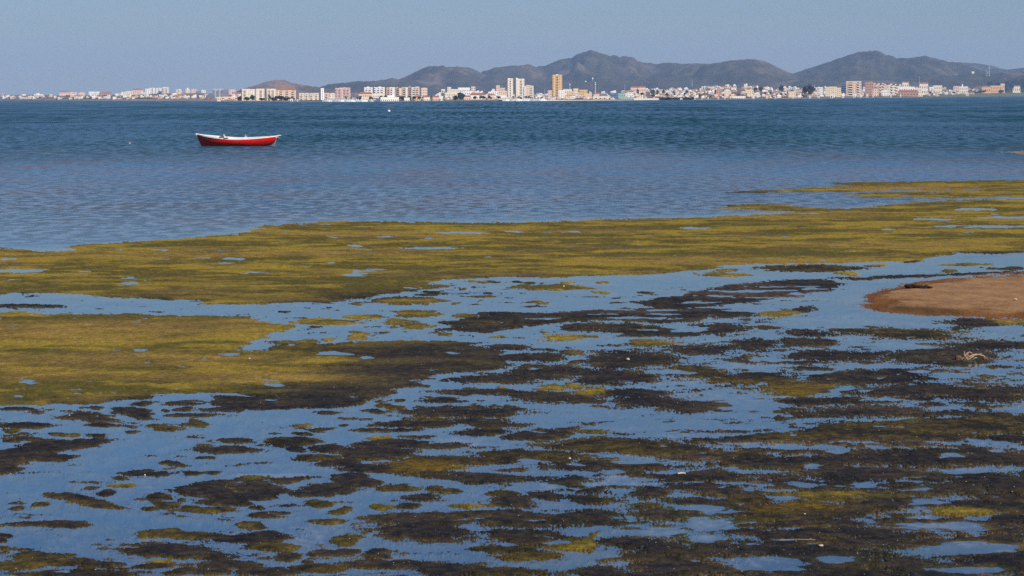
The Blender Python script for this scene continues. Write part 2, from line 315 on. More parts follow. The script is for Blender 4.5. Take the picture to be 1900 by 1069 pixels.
# darker, browner weed along some edges of the big mats
for u, v, rx, ry, kind, wgt in ((700,545,330,12,'o',14),(560,556,190,7,'d',26),(700,548,110,6,'d',20),(330,552,160,6,'o',14),(830,655,210,20,'d',260),(800,692,200,22,'d',260),(690,722,210,14,'d',160),(640,650,120,14,'o',60),(250,742,260,9,'d',40),(560,735,160,9,'d',50),
     (330,522,330,10,'o',10),(880,510,160,7,'o',6),(620,690,160,12,'o',12),(1840,470,90,6,'o',20),(560,640,70,9,'o',20),(1360,486,160,6,'y',10),(130,615,300,20,'t',60),(240,668,330,15,'t',36),(500,700,260,11,'t',60),(60,700,160,12,'t',30),(380,600,160,8,'t',30),(690,436,220,6,'t',30),(300,474,300,6,'t',28),(620,470,260,7,'t',24),(1330,484,260,9,'t',40),(1080,430,160,5,'t',20),(1650,455,260,8,'t',24),(1500,400,260,6,'t',30),(1700,350,160,6,'t',30),(1150,597,150,14,'o',24),(1120,577,180,5,'p',14),(1330,528,120,5,'p',20),(1380,545,140,12,'p',12),(900,600,80,10,'o',25)):
    w, s = blob_field(u, v, rx, ry); t = np.clip(s+0.15, 0, 1)*wgt
    CNUM[w] += COLS[kind][w]*t[...,None]; CDEN[w] += t
strand = fbm(GX*14, GY*9, 43, 3)
SMAX += 0.36*fbm(GX*3.4, GY*3.8, 41, 4) + 0.30*fine + 0.22*strand - 0.05*RIGHT
speck = np.random.RandomState(5).normal(0, 0.34, U.shape)        # single strands breaking the surface
SMAX += speck*np.exp(-(SMAX/0.42)**2)*(0.32 + 0.28*RIGHT)*(0.6 + 0.4*smooth(560, 620, V))
hole = np.full(U.shape, -1.5)
for item in WATER_HOLES.split():
    u, v, rx, ry = map(float, item.split(',')); w, s = blob_field(u, v, rx*(1.25 if v < 560 else 1), ry*(0.7 if v < 560 else 1))
    hole[w] = np.maximum(hole[w], s)
# small pools that open in the far band
pool = fbm(GX*0.55+4, GY*0.42, 141, 4)
hole = np.maximum(hole, np.where((V < 560), (pool - 0.43)*3.0, -1.5))
chink = fbm(GX*2.1+8, GY*2.6, 151, 5, 0.6) + 0.10*smooth(1000, 1500, U) - 0.06*smooth(1400, 1700, U)
hole = np.maximum(hole, np.where(V > 575, (chink - 0.36)*3.2, -1.5))
SMAX = np.minimum(SMAX, -hole*0.75 + 0.55*fbm(GX*3.1, GY*3.6, 47, 4) + 0.22*fine + 0.12)
sub = np.full(U.shape, -1.5)
for item in SUBMERGED.split():
    u, v, rx, ry = map(float, item.split(',')); w, s = blob_field(u, v, rx, ry)
    sub[w] = np.maximum(sub[w], s)
SAND = np.full(U.shape, -1.5); w, s = poly_field(POLY_SAND, 12.0); SAND[w] = np.clip(s, -1.5, 1.0); SAND += (0.30*fbm(GX*1.6, GY*1.2, 171, 5) + 0.15*fine + 0.25*speck*np.exp(-(SAND/0.35)**2))*(SAND > -1.2)
lump = fbm(GX*7, GY*7, 51, 4); lump2 = fbm(GX*2.2, GY*2.2, 53, 3)
up = smooth(0.0, 0.42, SMAX)
ZW = np.where(SMAX > 0, up*(0.010 + 0.008*lump2 + 0.009*lump) + 0.0010, np.maximum((0.06 - 0.032*RIGHT)*SMAX, -0.09 + 0.012*lump2))
sub = np.maximum(sub, -1.5 + smooth(860, 1200, U)*smooth(545, 590, V)*(1.55 + 2.4*fbm(GX*0.9+20, GY*1.3, 181, 6, 0.65)))
loose = smooth(-0.5, 0.2, sub)
ZW = np.where((SMAX <= 0), np.maximum(ZW, -0.09 + 0.075*loose + 0.012*lump), ZW)
ZW = np.where(V > 560, ZW, ZW*np.where(SMAX > 0, 1.15, 1))
ZS = np.where(SAND > 0, 0.002 + 0.040*smooth(0, 1.0, SAND) + 0.010*lump2*SAND + 0.004*lump, 0.05*SAND)
ZZ = np.where(SAND > -0.9, np.maximum(ZW*np.where(SAND>0,0,1), ZS), ZW)
CW = CNUM / CDEN[..., None]
grn = smooth(0.05, 0.3, fbm(GX*0.5+40, GY*0.5, 191, 3))[..., None]*RIGHT[..., None]
fringe = (smooth(0.34, 0.02, SMAX)*smooth(560, 640, V)*np.clip(0.55 + 1.1*med, 0, 1)*0.75)[..., None]
CW = CW*(1-fringe) + (mix3((0.055,0.043,0.009), (0.130,0.098,0.016), 0.5 + big + 0.5*fine)*(1-0.6*grn) + np.array((0.040,0.085,0.022))*0.6*grn)*fringe
# what lies under the water: silt, thinning weed at the rims, drowned weed
depth = np.clip(-ZZ/0.09, 0, 1)
silt = mix3((0.042,0.062,0.076), (0.058,0.078,0.088), 0.5+med)
rw = (0.50 + 0.15*RIGHT)[...,None]; rim = CW*rw + np.array((0.200,0.145,0.070))*(1-rw)
CB = rim*(1-smooth(0.08, 0.6, depth))[...,None] + silt*smooth(0.08, 0.6, depth)[...,None]
sw = (smooth(-0.4, 0.3, sub)*(0.6+0.6*fine))[...,None]
sub_c = mix3((0.050,0.036,0.028), (0.33,0.225,0.165), 0.42 + big*1.0 + 0.9*med + 0.9*fine + 0.5*speck)
CB = CB*(1-np.clip(sw,0,1)) + sub_c*np.clip(sw,0,1)
for u, v, rx, ry in ((868,819,44,8),(1020,903,18,13),(1150,885,30,5),(500,878,90,4),(1110,658,40,3),(650,870,40,4)):
    w, s = blob_field(u, v, rx, ry); t = (smooth(-0.3, 0.5, s)*0.9)[...,None]; CB[w] = CB[w]*(1-t) + np.array((0.30,0.20,0.135))*t
    ZZ[w] = np.where(SMAX[w] < 0, np.maximum(ZZ[w], -0.05 + 0.045*t[...,0]), ZZ[w])
dry = smooth(0.35, 1.05, SAND + 0.35*med + 0.35*smooth(1640, 1860, U) - 0.35*smooth(548, 575, V))
CS = mix3((0.170,0.072,0.018), (0.320,0.182,0.080), dry + 0.45*fine + 0.25*med)
wd = smooth(0.15, 0.4, fbm(GX*0.8+3, GY*0.5, 161, 4))*(1-dry)
CS = CS*(1-0.5*wd[...,None]) + np.array((0.075,0.058,0.02))*(0.5*wd[...,None])

m_weed, nt, out = new_mat('weed')
at_ = N(nt, 'ShaderNodeAttribute', attribute_name='tint'); geo = N(nt, 'ShaderNodeNewGeometry')
p = N(nt, 'ShaderNodeBsdfPrincipled'); P = geo.outputs['Position']
f1 = noise(nt, P, 38.0, 4.0, 0.7, (1, 0.6, 1)); f2 = noise(nt, P, 11.0, 5.0, 0.7, (1, 0.8, 1))
c = mul(nt, at_.outputs['Color'], ramp(nt, f1, [(0.25, (0.45,0.45,0.45)), (0.75, (1.6,1.6,1.6))]), 0.8)
c = mul(nt, c, ramp(nt, f2, [(0.32, (0.45,0.46,0.50)), (0.68, (1.6,1.56,1.35))]))
nt.links.new(c, p.inputs['Base Color']); p.inputs['Roughness'].default_value = 0.85; p.inputs['Specular IOR Level'].default_value = 0.12
bp = N(nt, 'ShaderNodeBump'); bp.inputs['Strength'].default_value = 0.8; bp.inputs['Distance'].default_value = 0.02
nt.links.new(f1, bp.inputs['Height']); nt.links.new(bp.outputs[0], p.inputs['Normal'])
nt.links.new(p.outputs[0], out.inputs[0])

m_mat = m_weed.copy(); m_mat.name = 'algae'
for n_ in m_mat.node_tree.nodes:
    if n_.type == 'VALTORGB' and abs(n_.color_ramp.elements[0].position - 0.32) < 0.01:
        n_.color_ramp.elements[0].color = (0.66,0.66,0.68,1); n_.color_ramp.elements[1].color = (1.36,1.34,1.25,1)
m_sand, nt, out = new_mat('damp_sand')
at_ = N(nt, 'ShaderNodeAttribute', attribute_name='tint'); geo = N(nt, 'ShaderNodeNewGeometry')
p = N(nt, 'ShaderNodeBsdfPrincipled'); P = geo.outputs['Position']
f1 = noise(nt, P, 24.0, 5.0, 0.7); f2 = noise(nt, P, 2.5, 5.0, 0.6, (1, 0.4, 1))
c = mul(nt, at_.outputs['Color'], ramp(nt, f1, [(0.3, (0.72,0.72,0.72)), (0.7, (1.25,1.25,1.25))]))
c = mul(nt, c, ramp(nt, f2, [(0.35, (0.78,0.76,0.74)), (0.65, (1.18,1.18,1.16))]))
nt.links.new(c, p.inputs['Base Color']); p.inputs['Roughness'].default_value = 0.9; p.inputs['Specular IOR Level'].default_value = 0.1
bp = N(nt, 'ShaderNodeBump'); bp.inputs['Strength'].default_value = 0.6; bp.inputs['Distance'].default_value = 0.02
nt.links.new(f1, bp.inputs['Height']); nt.links.new(bp.outputs[0], p.inputs['Normal'])
nt.links.new(p.outputs[0], out.inputs[0])

def q4(a): return (a[:-1,:-1] + a[:-1,1:] + a[1:,1:] + a[1:,:-1]) * 0.25
def qmax(a): return np.maximum(np.maximum(a[:-1,:-1], a[:-1,1:]), np.maximum(a[1:,1:], a[1:,:-1]))
wet = qmax(ZZ); isS = q4(SAND) > -0.02; isW = (wet > -0.004) & ~isS; isB = ~isS & ~isW
TINT = np.where((SAND > -0.25)[...,None], CS, np.where((ZZ > -0.002)[...,None], CW, CB))
Uq = q4(U); Vq = q4(V)
lowband = np.interp(Uq, [0,168,387,640,785,876,1128,1284,1395,1681,1900], [551,556,571,566,545,521,516,508,496,489,473])
zone_band = isW & (Vq < lowband) ; far = isW & (Vq < np.interp(Uq, [1300,1475,1640,1900], [398,388,376,362])) & (Uq > 1290)
zone_left = isW & ~zone_band & (Uq < 960) & (Vq > 574) & (Vq < np.interp(Uq, [0,168,290,404,640,790,960], [756,752,738,729,738,722,676])) & (Uq < np.interp(Vq, [574,600,625,640,676], [500,560,600,905,960]))
zone_rest = isW & ~zone_band & ~zone_left
KINDS = (('green_algae', zone_band & ~far, 'wide band of yellow-green algae lying across the flats below the open sea', 'algae'),
         ('shoreline_algae', far, 'thin yellow-green algae strips at the right edge of the open sea', 'algae'),
         ('algae_mat', zone_left, 'golden-green algae mat on the left between the channel and the blue pool', 'algae'),
         ('seaweed_clumps', zone_rest, 'dark brown seaweed clumps broken up by shallow blue pools in the foreground', 'seaweed'))
for nm, k, lab, cat in KINDS:
    tag(grid_mesh(nm, GX, GY, ZZ, m_weed if nm == 'seaweed_clumps' else m_mat, k, TINT), lab, cat, kind='stuff')
tag(grid_mesh('sandbar', GX, GY, ZZ, m_sand, isS, TINT), 'low bar of orange-brown sand reaching in from the right edge', 'sandbar', kind='structure')
tag(grid_mesh('mudflat', GX, GY, ZZ, m_sand, isB, TINT), 'silty bottom under the shallow pools', 'mud', kind='structure')

# the sheet under everything, out to the horizon
m_floor = paint('sea_floor_mud', (0.045, 0.042, 0.036), 0.95, 0.3, 0.4, 0.05)
bm = bmesh.new()
vv = [bm.verts.new(c) for c in ((-13000,-900,-0.45),(13000,-900,-0.45),(13000,17000,-0.45),(-13000,17000,-0.45))]
bm.faces.new(vv); me = bpy.data.meshes.new('ground'); bm.to_mesh(me); bm.free(); me.materials.append(m_floor)
tag(link('ground', me), 'dark sea floor far under the water', 'ground', kind='structure')

# ------------------------------------------------------------------ water
AZ = np.radians(np.concatenate([np.linspace(-65, -12, 40), np.linspace(-11.8, 11.8, 420), np.linspace(12, 65, 40)]))
RR = np.concatenate([np.linspace(2.0, 16, 10), 17.0*(420/17.0)**np.linspace(0, 1, 330), 430*(11500/430.0)**np.linspace(0, 1, 40)])
RRg, AZg = np.meshgrid(RR, AZ, indexing='ij')
WX = RRg*np.tan(AZg); WY = RRg
uu = CX + F*WX/WY; vv_ = hz(uu) + EYE*F/WY
# edge of the open sea
edge = np.interp(uu, [-300,0,135,337,480,640,1145,1475,1640,1900,2300], [464,458,456,444,420,411,407,393,380,366,350])
openw = smooth(8, -14, vv_ - edge)
calm_in = smooth(440, 330, vv_)                          # sheltered shallows just off the band
chop = openw*(0.18 + 0.82*smooth(430, 215, vv_))
deep = openw*(0.35 + 0.65*smooth(450, 300, vv_))
ruf = smooth(0.05, 0.4, fbm(WX*0.25, WY*0.18, 201, 3))*smooth(640, 520, vv_)
chop = np.maximum(chop, 0.012 + 0.05*ruf)
m_water, nt, out = new_mat('sea_water')
st = N(nt, 'ShaderNodeAttribute', attribute_name='state'); sep = N(nt, 'ShaderNodeSeparateColor')
nt.links.new(st.outputs['Color'], sep.inputs[0]); CH, DP, TR = sep.outputs[0], sep.outputs[1], sep.outputs[2]
geo = N(nt, 'ShaderNodeNewGeometry'); P = geo.outputs['Position']
w1 = noise(nt, P, 1.7, 5.0, 0.62, (1, 0.42, 1)); w2 = noise(nt, P, 5.5, 3.0, 0.55, (1, 0.6, 1))
w3 = noise(nt, P, 0.06, 4.0, 0.6, (1, 0.25, 1))
sp = N(nt, 'ShaderNodeSeparateXYZ'); nt.links.new(P, sp.inputs[0])
crest_sheen = None        # light and dark of wave crests put into the reflection; longer lanes farther off
for sx, sy, d0, d1 in ((2.6, 1.0, 0, 0), (1.6, 0.28, 110, 190), (1.1, 0.055, 240, 460), (0.55, 0.011, 600, 1100)):
    g_ = noise(nt, P, 1.0, 4.0, 0.62, (sx, sy, 1))
    if crest_sheen is None: crest_sheen = g_; continue
    fm = N(nt, 'ShaderNodeMapRange', interpolation_type='SMOOTHSTEP'); fm.inputs['From Min'].default_value = d0; fm.inputs['From Max'].default_value = d1
    nt.links.new(sp.outputs[1], fm.inputs[0]); mx = N(nt, 'ShaderNodeMix', data_type='FLOAT')
    nt.links.new(fm.outputs[0], mx.inputs[0]); nt.links.new(crest_sheen, mx.inputs[2]); nt.links.new(g_, mx.inputs[3]); crest_sheen = mx.outputs[0]
lane = noise(nt, P, 1.0, 3.0, 0.55, (0.035, 0.010, 1))
crest_sheen = math_(nt, 'ADD', crest_sheen, math_(nt, 'MULTIPLY', math_(nt, 'SUBTRACT', lane, 0.5), 0.45))
mr = N(nt, 'ShaderNodeMapRange'); mr.inputs['From Min'].default_value = 0.42; mr.inputs['From Max'].default_value = 0.57
mr.inputs['To Min'].default_value = 0.32; mr.inputs['To Max'].default_value = 1.12; nt.links.new(crest_sheen, mr.inputs[0])
gf = math_(nt, 'ADD', math_(nt, 'MULTIPLY', math_(nt, 'SUBTRACT', mr.outputs[0], 1.0), math_(nt, 'MINIMUM', math_(nt, 'MULTIPLY', DP, 1.6), 1.0)), math_(nt, 'SUBTRACT', 1.0, math_(nt, 'MULTIPLY', CH, 0.24)))
h = math_(nt, 'ADD', math_(nt, 'MULTIPLY', w1, 1.0), math_(nt, 'MULTIPLY', w2, 0.10))
h = math_(nt, 'MULTIPLY', h, CH)
bp = N(nt, 'ShaderNodeBump'); bp.inputs['Strength'].default_value = 1.0; bp.inputs['Distance'].default_value = 0.32
nt.links.new(h, bp.inputs['Height'])
dt = N(nt, 'ShaderNodeVectorMath', operation='DOT_PRODUCT'); nt.links.new(geo.outputs['Incoming'], dt.inputs[0]); nt.links.new(bp.outputs[0], dt.inputs[1])
cs = math_(nt, 'MAXIMUM', math_(nt, 'SUBTRACT', 1.0, math_(nt, 'ABSOLUTE', dt.outputs['Value'])), 0.0)
fr = math_(nt, 'MULTIPLY_ADD', math_(nt, 'POWER', cs, 5.0), 0.97, 0.03)      # reflection grows towards grazing view
gl = N(nt, 'ShaderNodeBsdfGlossy'); nt.links.new(bp.outputs[0], gl.inputs['Normal'])
nt.links.new(math_(nt, 'MULTIPLY_ADD', CH, 0.16, 0.015), gl.inputs['Roughness'])
tr = N(nt, 'ShaderNodeBsdfTransparent'); tr.inputs[0].default_value = (0.82, 0.95, 1.0, 1)
df = N(nt, 'ShaderNodeBsdfDiffuse')
body = ramp(nt, w3, [(0.35, (0.003, 0.037, 0.056)), (0.65, (0.006, 0.060, 0.078))])
shal = ramp(nt, noise(nt, P, 0.22, 5.0, 0.6, (1, 0.45, 1)), [(0.36, (0.118, 0.116, 0.140)), (0.60, (0.060, 0.145, 0.235))])
body = mul(nt, body, shal, TR, 'MIX'); nt.links.new(body, df.inputs[0])
un = N(nt, 'ShaderNodeMixShader'); nt.links.new(DP, un.inputs[0]); nt.links.new(tr.outputs[0], un.inputs[1]); nt.links.new(df.outputs[0], un.inputs[2])
sh = N(nt, 'ShaderNodeMixShader'); nt.links.new(math_(nt, 'MULTIPLY', fr, gf), sh.inputs[0]); nt.links.new(un.outputs[0], sh.inputs[1]); nt.links.new(gl.outputs[0], sh.inputs[2])
nt.links.new(sh.outputs[0], out.inputs[0])
shallow = smooth(250, 320, vv_)
tag(grid_mesh('water', WX, WY, np.zeros_like(WX), m_water, None, None, np.stack([chop, deep, shallow], -1)),
    'blue lagoon, choppy far out and still as glass among the weed', 'water', kind='structure')

# ================================================================== LAND AND HILLS
SHORE_U = [-1200,-300,0,160,320,480,640,760,850,960,1050,1180,1225,1300,1400,1500,1600,1720,1740,1900,2200,3200]
SHORE_V = [191.6,187.8,186.5,187,187.5,188.5,188.8,188.5,187.5,187.5,187,186,185.5,185,184,183,181.5,180.5,180,178.6,177.3,173.0]
BACK_U = [-1200,0,60,150,200,270,320,400,450,600,700,820,900,1000,1100,1200,1280,1340,1400,1440,1500,1560,1640,1720,1800,1900,3200]
BACK_V = [182,178,178,178,178,175,173,173,178,180,181,180,178,178,174,171,166,164,165,168,168,172,170,172,173,171,166]
def shore_dist(u): return EYE*F/(np.interp(u, SHORE_U, SHORE_V) - hz(u))
def land_row(u, D):
    S = shore_dist(u); t = np.clip((D - S)/(np.maximum(5200, S*1.25) - S), 0, 1)
    lift = np.where(np.asarray(u) < 440, 0.35, 0.8)
    return np.interp(u, SHORE_U, SHORE_V) + (np.interp(u, BACK_U, BACK_V) - np.interp(u, SHORE_U, SHORE_V))*t**lift
def land_z(u, D): return height(u, land_row(u, D), D)

LU = np.concatenate([np.arange(-1150, 0, 30), np.arange(0, 1900, 5), np.arange(1900, 3100, 30)]).astype(float)
T = np.linspace(0, 1, 50)**1.3
LUg, Tg = np.meshgrid(LU, T)
Sg = shore_dist(LUg); LD = Sg*0.998 + (8200 - Sg)*Tg
LZ = land_z(LUg, np.minimum(LD, np.maximum(5200, Sg*1.25)))
LZ = np.where(Tg == 0, -0.3, LZ)
LX = LD*(ray(LUg, hz(LUg))[0]/ray(LUg, hz(LUg))[1])
bump = fbm(LX*0.01, LD*0.004, 301, 4)
veg = smooth(-0.1, 0.2, fbm(LX*0.012, LD*0.006, 311, 4) + 0.5*smooth(1650, 1800, LUg) + 0.3*smooth(130,180,LUg)*smooth(300,270,LUg))
CL = mix3((0.27,0.20,0.145), (0.085,0.095,0.045), veg)
CL = np.where((Tg < 0.012)[...,None], np.array((0.36,0.31,0.25)), CL)
gs = (smooth(1700,1760,LUg)*smooth(0.6,0.4,Tg))[...,None]; CL = CL*(1-gs) + np.array((0.15,0.17,0.06))*gs
m_land, nt, out = new_mat('dry_land')
at_ = N(nt, 'ShaderNodeAttribute', attribute_name='tint'); geo = N(nt, 'ShaderNodeNewGeometry'); p = N(nt, 'ShaderNodeBsdfPrincipled')
f1 = noise(nt, geo.outputs['Position'], 0.12, 6.0, 0.7)
c = mul(nt, at_.outputs['Color'], ramp(nt, f1, [(0.3, (0.6,0.62,0.6)), (0.7, (1.35,1.32,1.3))]))
nt.links.new(c, p.inputs['Base Color']); p.inputs['Roughness'].default_value = 0.95; p.inputs['Specular IOR Level'].default_value = 0.05
nt.links.new(p.outputs[0], out.inputs[0])
tag(grid_mesh('far_shore', LX, LD, LZ, m_land, None, CL), 'low dry shore that carries the white town', 'shore', kind='structure')

def hill(name, prof, D0, front, back, seed, rock, label, tint, rough_=1.0, step=4.0):
    pu = np.array([a for a, b in prof], float); pv = np.array([b for a, b in prof], float)
    us = np.arange(pu[0], pu[-1]+0.1, step); ts = np.concatenate([np.linspace(-1, 0, 60), np.linspace(0, 1, 14)[1:]])
    ug, tg = np.meshgrid(us, ts)
    top = np.interp(ug, pu, pv); D = D0 + np.where(tg < 0, tg*front, tg*back)
    xx = D*(ray(ug, hz(ug))[0]/ray(ug, hz(ug))[1])
    crest_d = D0 + 350*fbm(us*0.004, us*0, seed+3, 2)[None, :]
    D = D + (crest_d - D0)*(1-np.abs(tg))
    crest = np.maximum(height(ug, top, crest_d), 0) + 3.6*fbm(ug*0.09, ug*0, seed+9, 4)*smooth(3, 30, height(ug, top, crest_d))
    a = np.abs(tg)
    spur = 1 - np.abs(fbm(xx*0.0026 + 0.35*fbm(xx*0.002, D*0.001, seed+5, 2), D*0.0007, seed, 5))*2.0
    det = fbm(xx*0.012, D*0.006, seed+1, 5)
    z = crest*((1-a)**1.25) * (1 + rough_*a*(1-a)*4.6*(spur-0.52)) + crest*0.6*rough_*det*a*(1-a)*1.6
    z = np.minimum(z, crest*(1-0.15*a)) ; z = np.where(a > 0.995, -2.0, z)
    r = smooth(0.16, 0.42, fbm(xx*0.006, D*0.003, seed+21, 5) + 0.25*(1-a) - 0.1)
    for (cu, ct, ru, rt, k) in rock: r = np.maximum(r, k*smooth(0.0, 0.6, 1 - np.sqrt(((ug-cu)/ru)**2 + ((tg-ct)/rt)**2) + 0.5*det))
    C = mix3(tint[0], tint[1], 0.5 + 1.2*det); C = C*(1-r[...,None]*0.75) + np.array(tint[2])*(r[...,None]*0.75)
    return tag(grid_mesh(name, xx, D, z, m_hill, None, C), label, 'hill', kind='structure')
m_hill, nt, out = new_mat('scrub_hill')
at_ = N(nt, 'ShaderNodeAttribute', attribute_name='tint'); geo = N(nt, 'ShaderNodeNewGeometry'); p = N(nt, 'ShaderNodeBsdfPrincipled')
f1 = noise(nt, geo.outputs['Position'], 0.035, 7.0, 0.75)
c = mul(nt, at_.outputs['Color'], ramp(nt, f1, [(0.32, (0.55,0.56,0.56)), (0.68, (1.5,1.46,1.4))]))
nt.links.new(c, p.inputs['Base Color']); p.inputs['Roughness'].default_value = 1.0; p.inputs['Specular IOR Level'].default_value = 0.0
nt.links.new(p.outputs[0], out.inputs[0])
SCRUB = ((0.026,0.028,0.018), (0.075,0.062,0.040), (0.17,0.125,0.085)); PINK = ((0.085,0.062,0.048), (0.165,0.110,0.085), (0.25,0.17,0.135))
hill('hill', [(690,181),(720,160),(742,147),(760,140),(775,133),(790,127),(805,123),(818,123),(830,125),(850,124),(870,126),(880,129),(890,134),(900,139),(930,152),(980,170),(1020,182)], 10200, 2600, 900, 401, (), 'rounded scrub hill with a double crest behind the white apartment blocks', SCRUB)
hill('hill', [(820,182),(860,150),(890,136),(905,132),(920,128),(940,125),(955,123),(970,121),(982,122),(992,125),(1010,123),(1024,120),(1040,113),(1050,111),(1060,110),(1068,105),(1076,102),(1086,99),(1095,97),(1106,99),(1115,102),(1128,105),(1140,106),(1155,107),(1166,108),(1178,112),(1190,116),(1203,118),(1215,119),(1240,119),(1260,120),(1285,120),(1300,120),(1330,128),(1370,145),(1420,168),(1450,181)], 11000, 3200, 900, 411,
     ((1110,-0.1,60,0.2,0.8),(935,-0.12,45,0.15,0.7),(960,-0.06,18,0.08,1.0)), 'highest scrub hill with a peaked top behind the tall ochre tower', SCRUB)
hill('hill', [(1120,181),(1180,150),(1230,132),(1270,123),(1300,120),(1318,119),(1330,117),(1345,115),(1360,113),(1375,112),(1392,112),(1402,113),(1412,115),(1425,120),(1440,127),(1452,132),(1470,138),(1490,148),(1520,165),(1550,180)], 10000, 2600, 900, 421,
     ((1385,-0.1,60,0.22,1.0),(1440,-0.25,30,0.2,0.7)), 'broad hill with bare pale rocks along its flat top', SCRUB)
hill('hill', [(1400,181),(1440,152),(1470,138),(1485,133),(1500,128),(1520,122),(1540,116),(1555,111),(1568,107),(1580,103),(1592,99),(1604,97),(1616,96),(1628,99),(1640,105),(1660,108),(1680,109),(1695,108),(1706,106),(1720,106),(1730,108),(1742,112),(1755,115),(1780,120),(1830,135),(1880,155),(1930,178)], 10600, 3000, 900, 431,
     ((1740,-0.16,22,0.14,1.2),(1600,-0.12,50,0.15,0.5)), 'long hill with a blunt summit and a pale quarry scar on its right shoulder', SCRUB)
hill('hill', [(1600,181),(1680,130),(1740,116),(1760,115),(1780,116),(1800,117),(1815,118),(1830,120),(1845,123),(1860,127),(1872,130),(1885,129),(1900,127),(1930,123),(2000,118),(2100,124),(2200,140),(2300,178)], 12500, 2800, 900, 441, (), 'farther dark ridge running off the right edge of the hills', SCRUB)
hill('hill', [(1180,181),(1240,176),(1300,170),(1380,163),(1460,150),(1520,146),(1600,150),(1700,146),(1760,141),(1830,137),(1880,134),(1900,133),(1960,130),(2060,140),(2160,175)], 8800, 1500, 700, 445, ((1600,-0.5,60,0.3,0.7),), 'low brown foothill in front of the long hill above the town', SCRUB)
hill('hill', [(560,181),(590,162),(606,157),(622,155),(640,153),(660,151),(680,151),(700,150),(712,148),(722,146),(735,146),(748,149),(760,152),(790,160),(830,170),(870,181)], 9000, 1500, 700, 451, ((720,-0.2,45,0.3,0.7),), 'low dark foothill left of the double-crested hill', SCRUB)
hill('hill', [(425,181),(440,170),(452,165),(465,161),(478,157),(488,153),(500,150),(510,148),(518,148),(528,150),(540,154),(550,157),(562,158),(580,161),(600,164),(640,170),(690,178),(720,183)], 7300, 900, 600, 461, ((510,-0.3,60,0.5,1.0),(540,-0.6,60,0.3,0.8)), 'small bare pinkish hill behind the cream apartment towers on the left', PINK, step=2.5)
hill('hill', [(-900,182),(-600,176),(-300,174),(0,176.5),(60,176),(130,177),(200,176),(300,175),(400,174),(440,176),(480,181)], 9300, 600, 400, 471, (), 'faint low rise along the horizon behind the left houses', SCRUB)

# ------------------------------------------------------------------ air
m_haze, nt, out = new_mat('haze')
pv = N(nt, 'ShaderNodeVolumePrincipled'); pv.inputs['Color'].default_value = (0.46, 0.68, 1.0, 1)
pv.inputs['Density'].default_value = 5.4e-5; pv.inputs['Anisotropy'].default_value = 0.0
nt.links.new(pv.outputs[0], out.inputs['Volume'])
bm = bmesh.new(); bmesh.ops.create_cube(bm, size=1.0)
for v in bm.verts: v.co = Vector((v.co.x*27000, 8000 + v.co.y*18500, 129 + v.co.z*263))
me = bpy.data.meshes.new('haze'); bm.to_mesh(me); bm.free(); me.materials.append(m_haze)
tag(link('haze', me), 'thin blue-grey air that pales the far hills', 'haze', kind='stuff')

# ================================================================== THE TOWN
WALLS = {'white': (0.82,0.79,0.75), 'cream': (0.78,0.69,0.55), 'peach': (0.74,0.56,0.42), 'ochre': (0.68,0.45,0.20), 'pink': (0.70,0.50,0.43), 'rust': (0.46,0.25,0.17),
         'yellow': (0.78,0.66,0.44), 'grey': (0.36,0.40,0.46), 'teal': (0.30,0.46,0.42), 'violet': (0.24,0.22,0.32), 'navy': (0.10,0.16,0.30), 'orange': (0.72,0.42,0.22)}  # violet has shade in it; so do grey and navy on shaded blocks
M_WALL = {k: paint('plaster_' + k, v, 0.85, 0.07, 0.25, 0.1) for k, v in WALLS.items()}
M_ROOF = {'tile': paint('roof_tile', (0.34,0.155,0.09), 0.85, 0.2, 0.4, 0.1), 'flat': paint('roof_render', (0.62,0.55,0.47), 0.9, 0.1, 0.3, 0.1), 'dark': paint('roof_dark', (0.10,0.09,0.10), 0.8, 0.2, 0.4, 0.1)}
M_GLASS = paint('window_glass', (0.035,0.042,0.055), 0.35, 0.3, 0.5, 0.5)
M_METAL = paint('pale_metal', (0.62,0.64,0.66), 0.5, 0.1, 1.0, 0.3)
M_LEAF = [paint('leaves_' + n, c, 0.9, 0.35, 0.6, 0.05) for n, c in (('green', (0.045,0.060,0.028)), ('dusty', (0.075,0.082,0.045)), ('deep', (0.026,0.036,0.026)))]
M_BARK = paint('bark', (0.12,0.09,0.06), 0.95, 0.2, 2.0, 0.05)

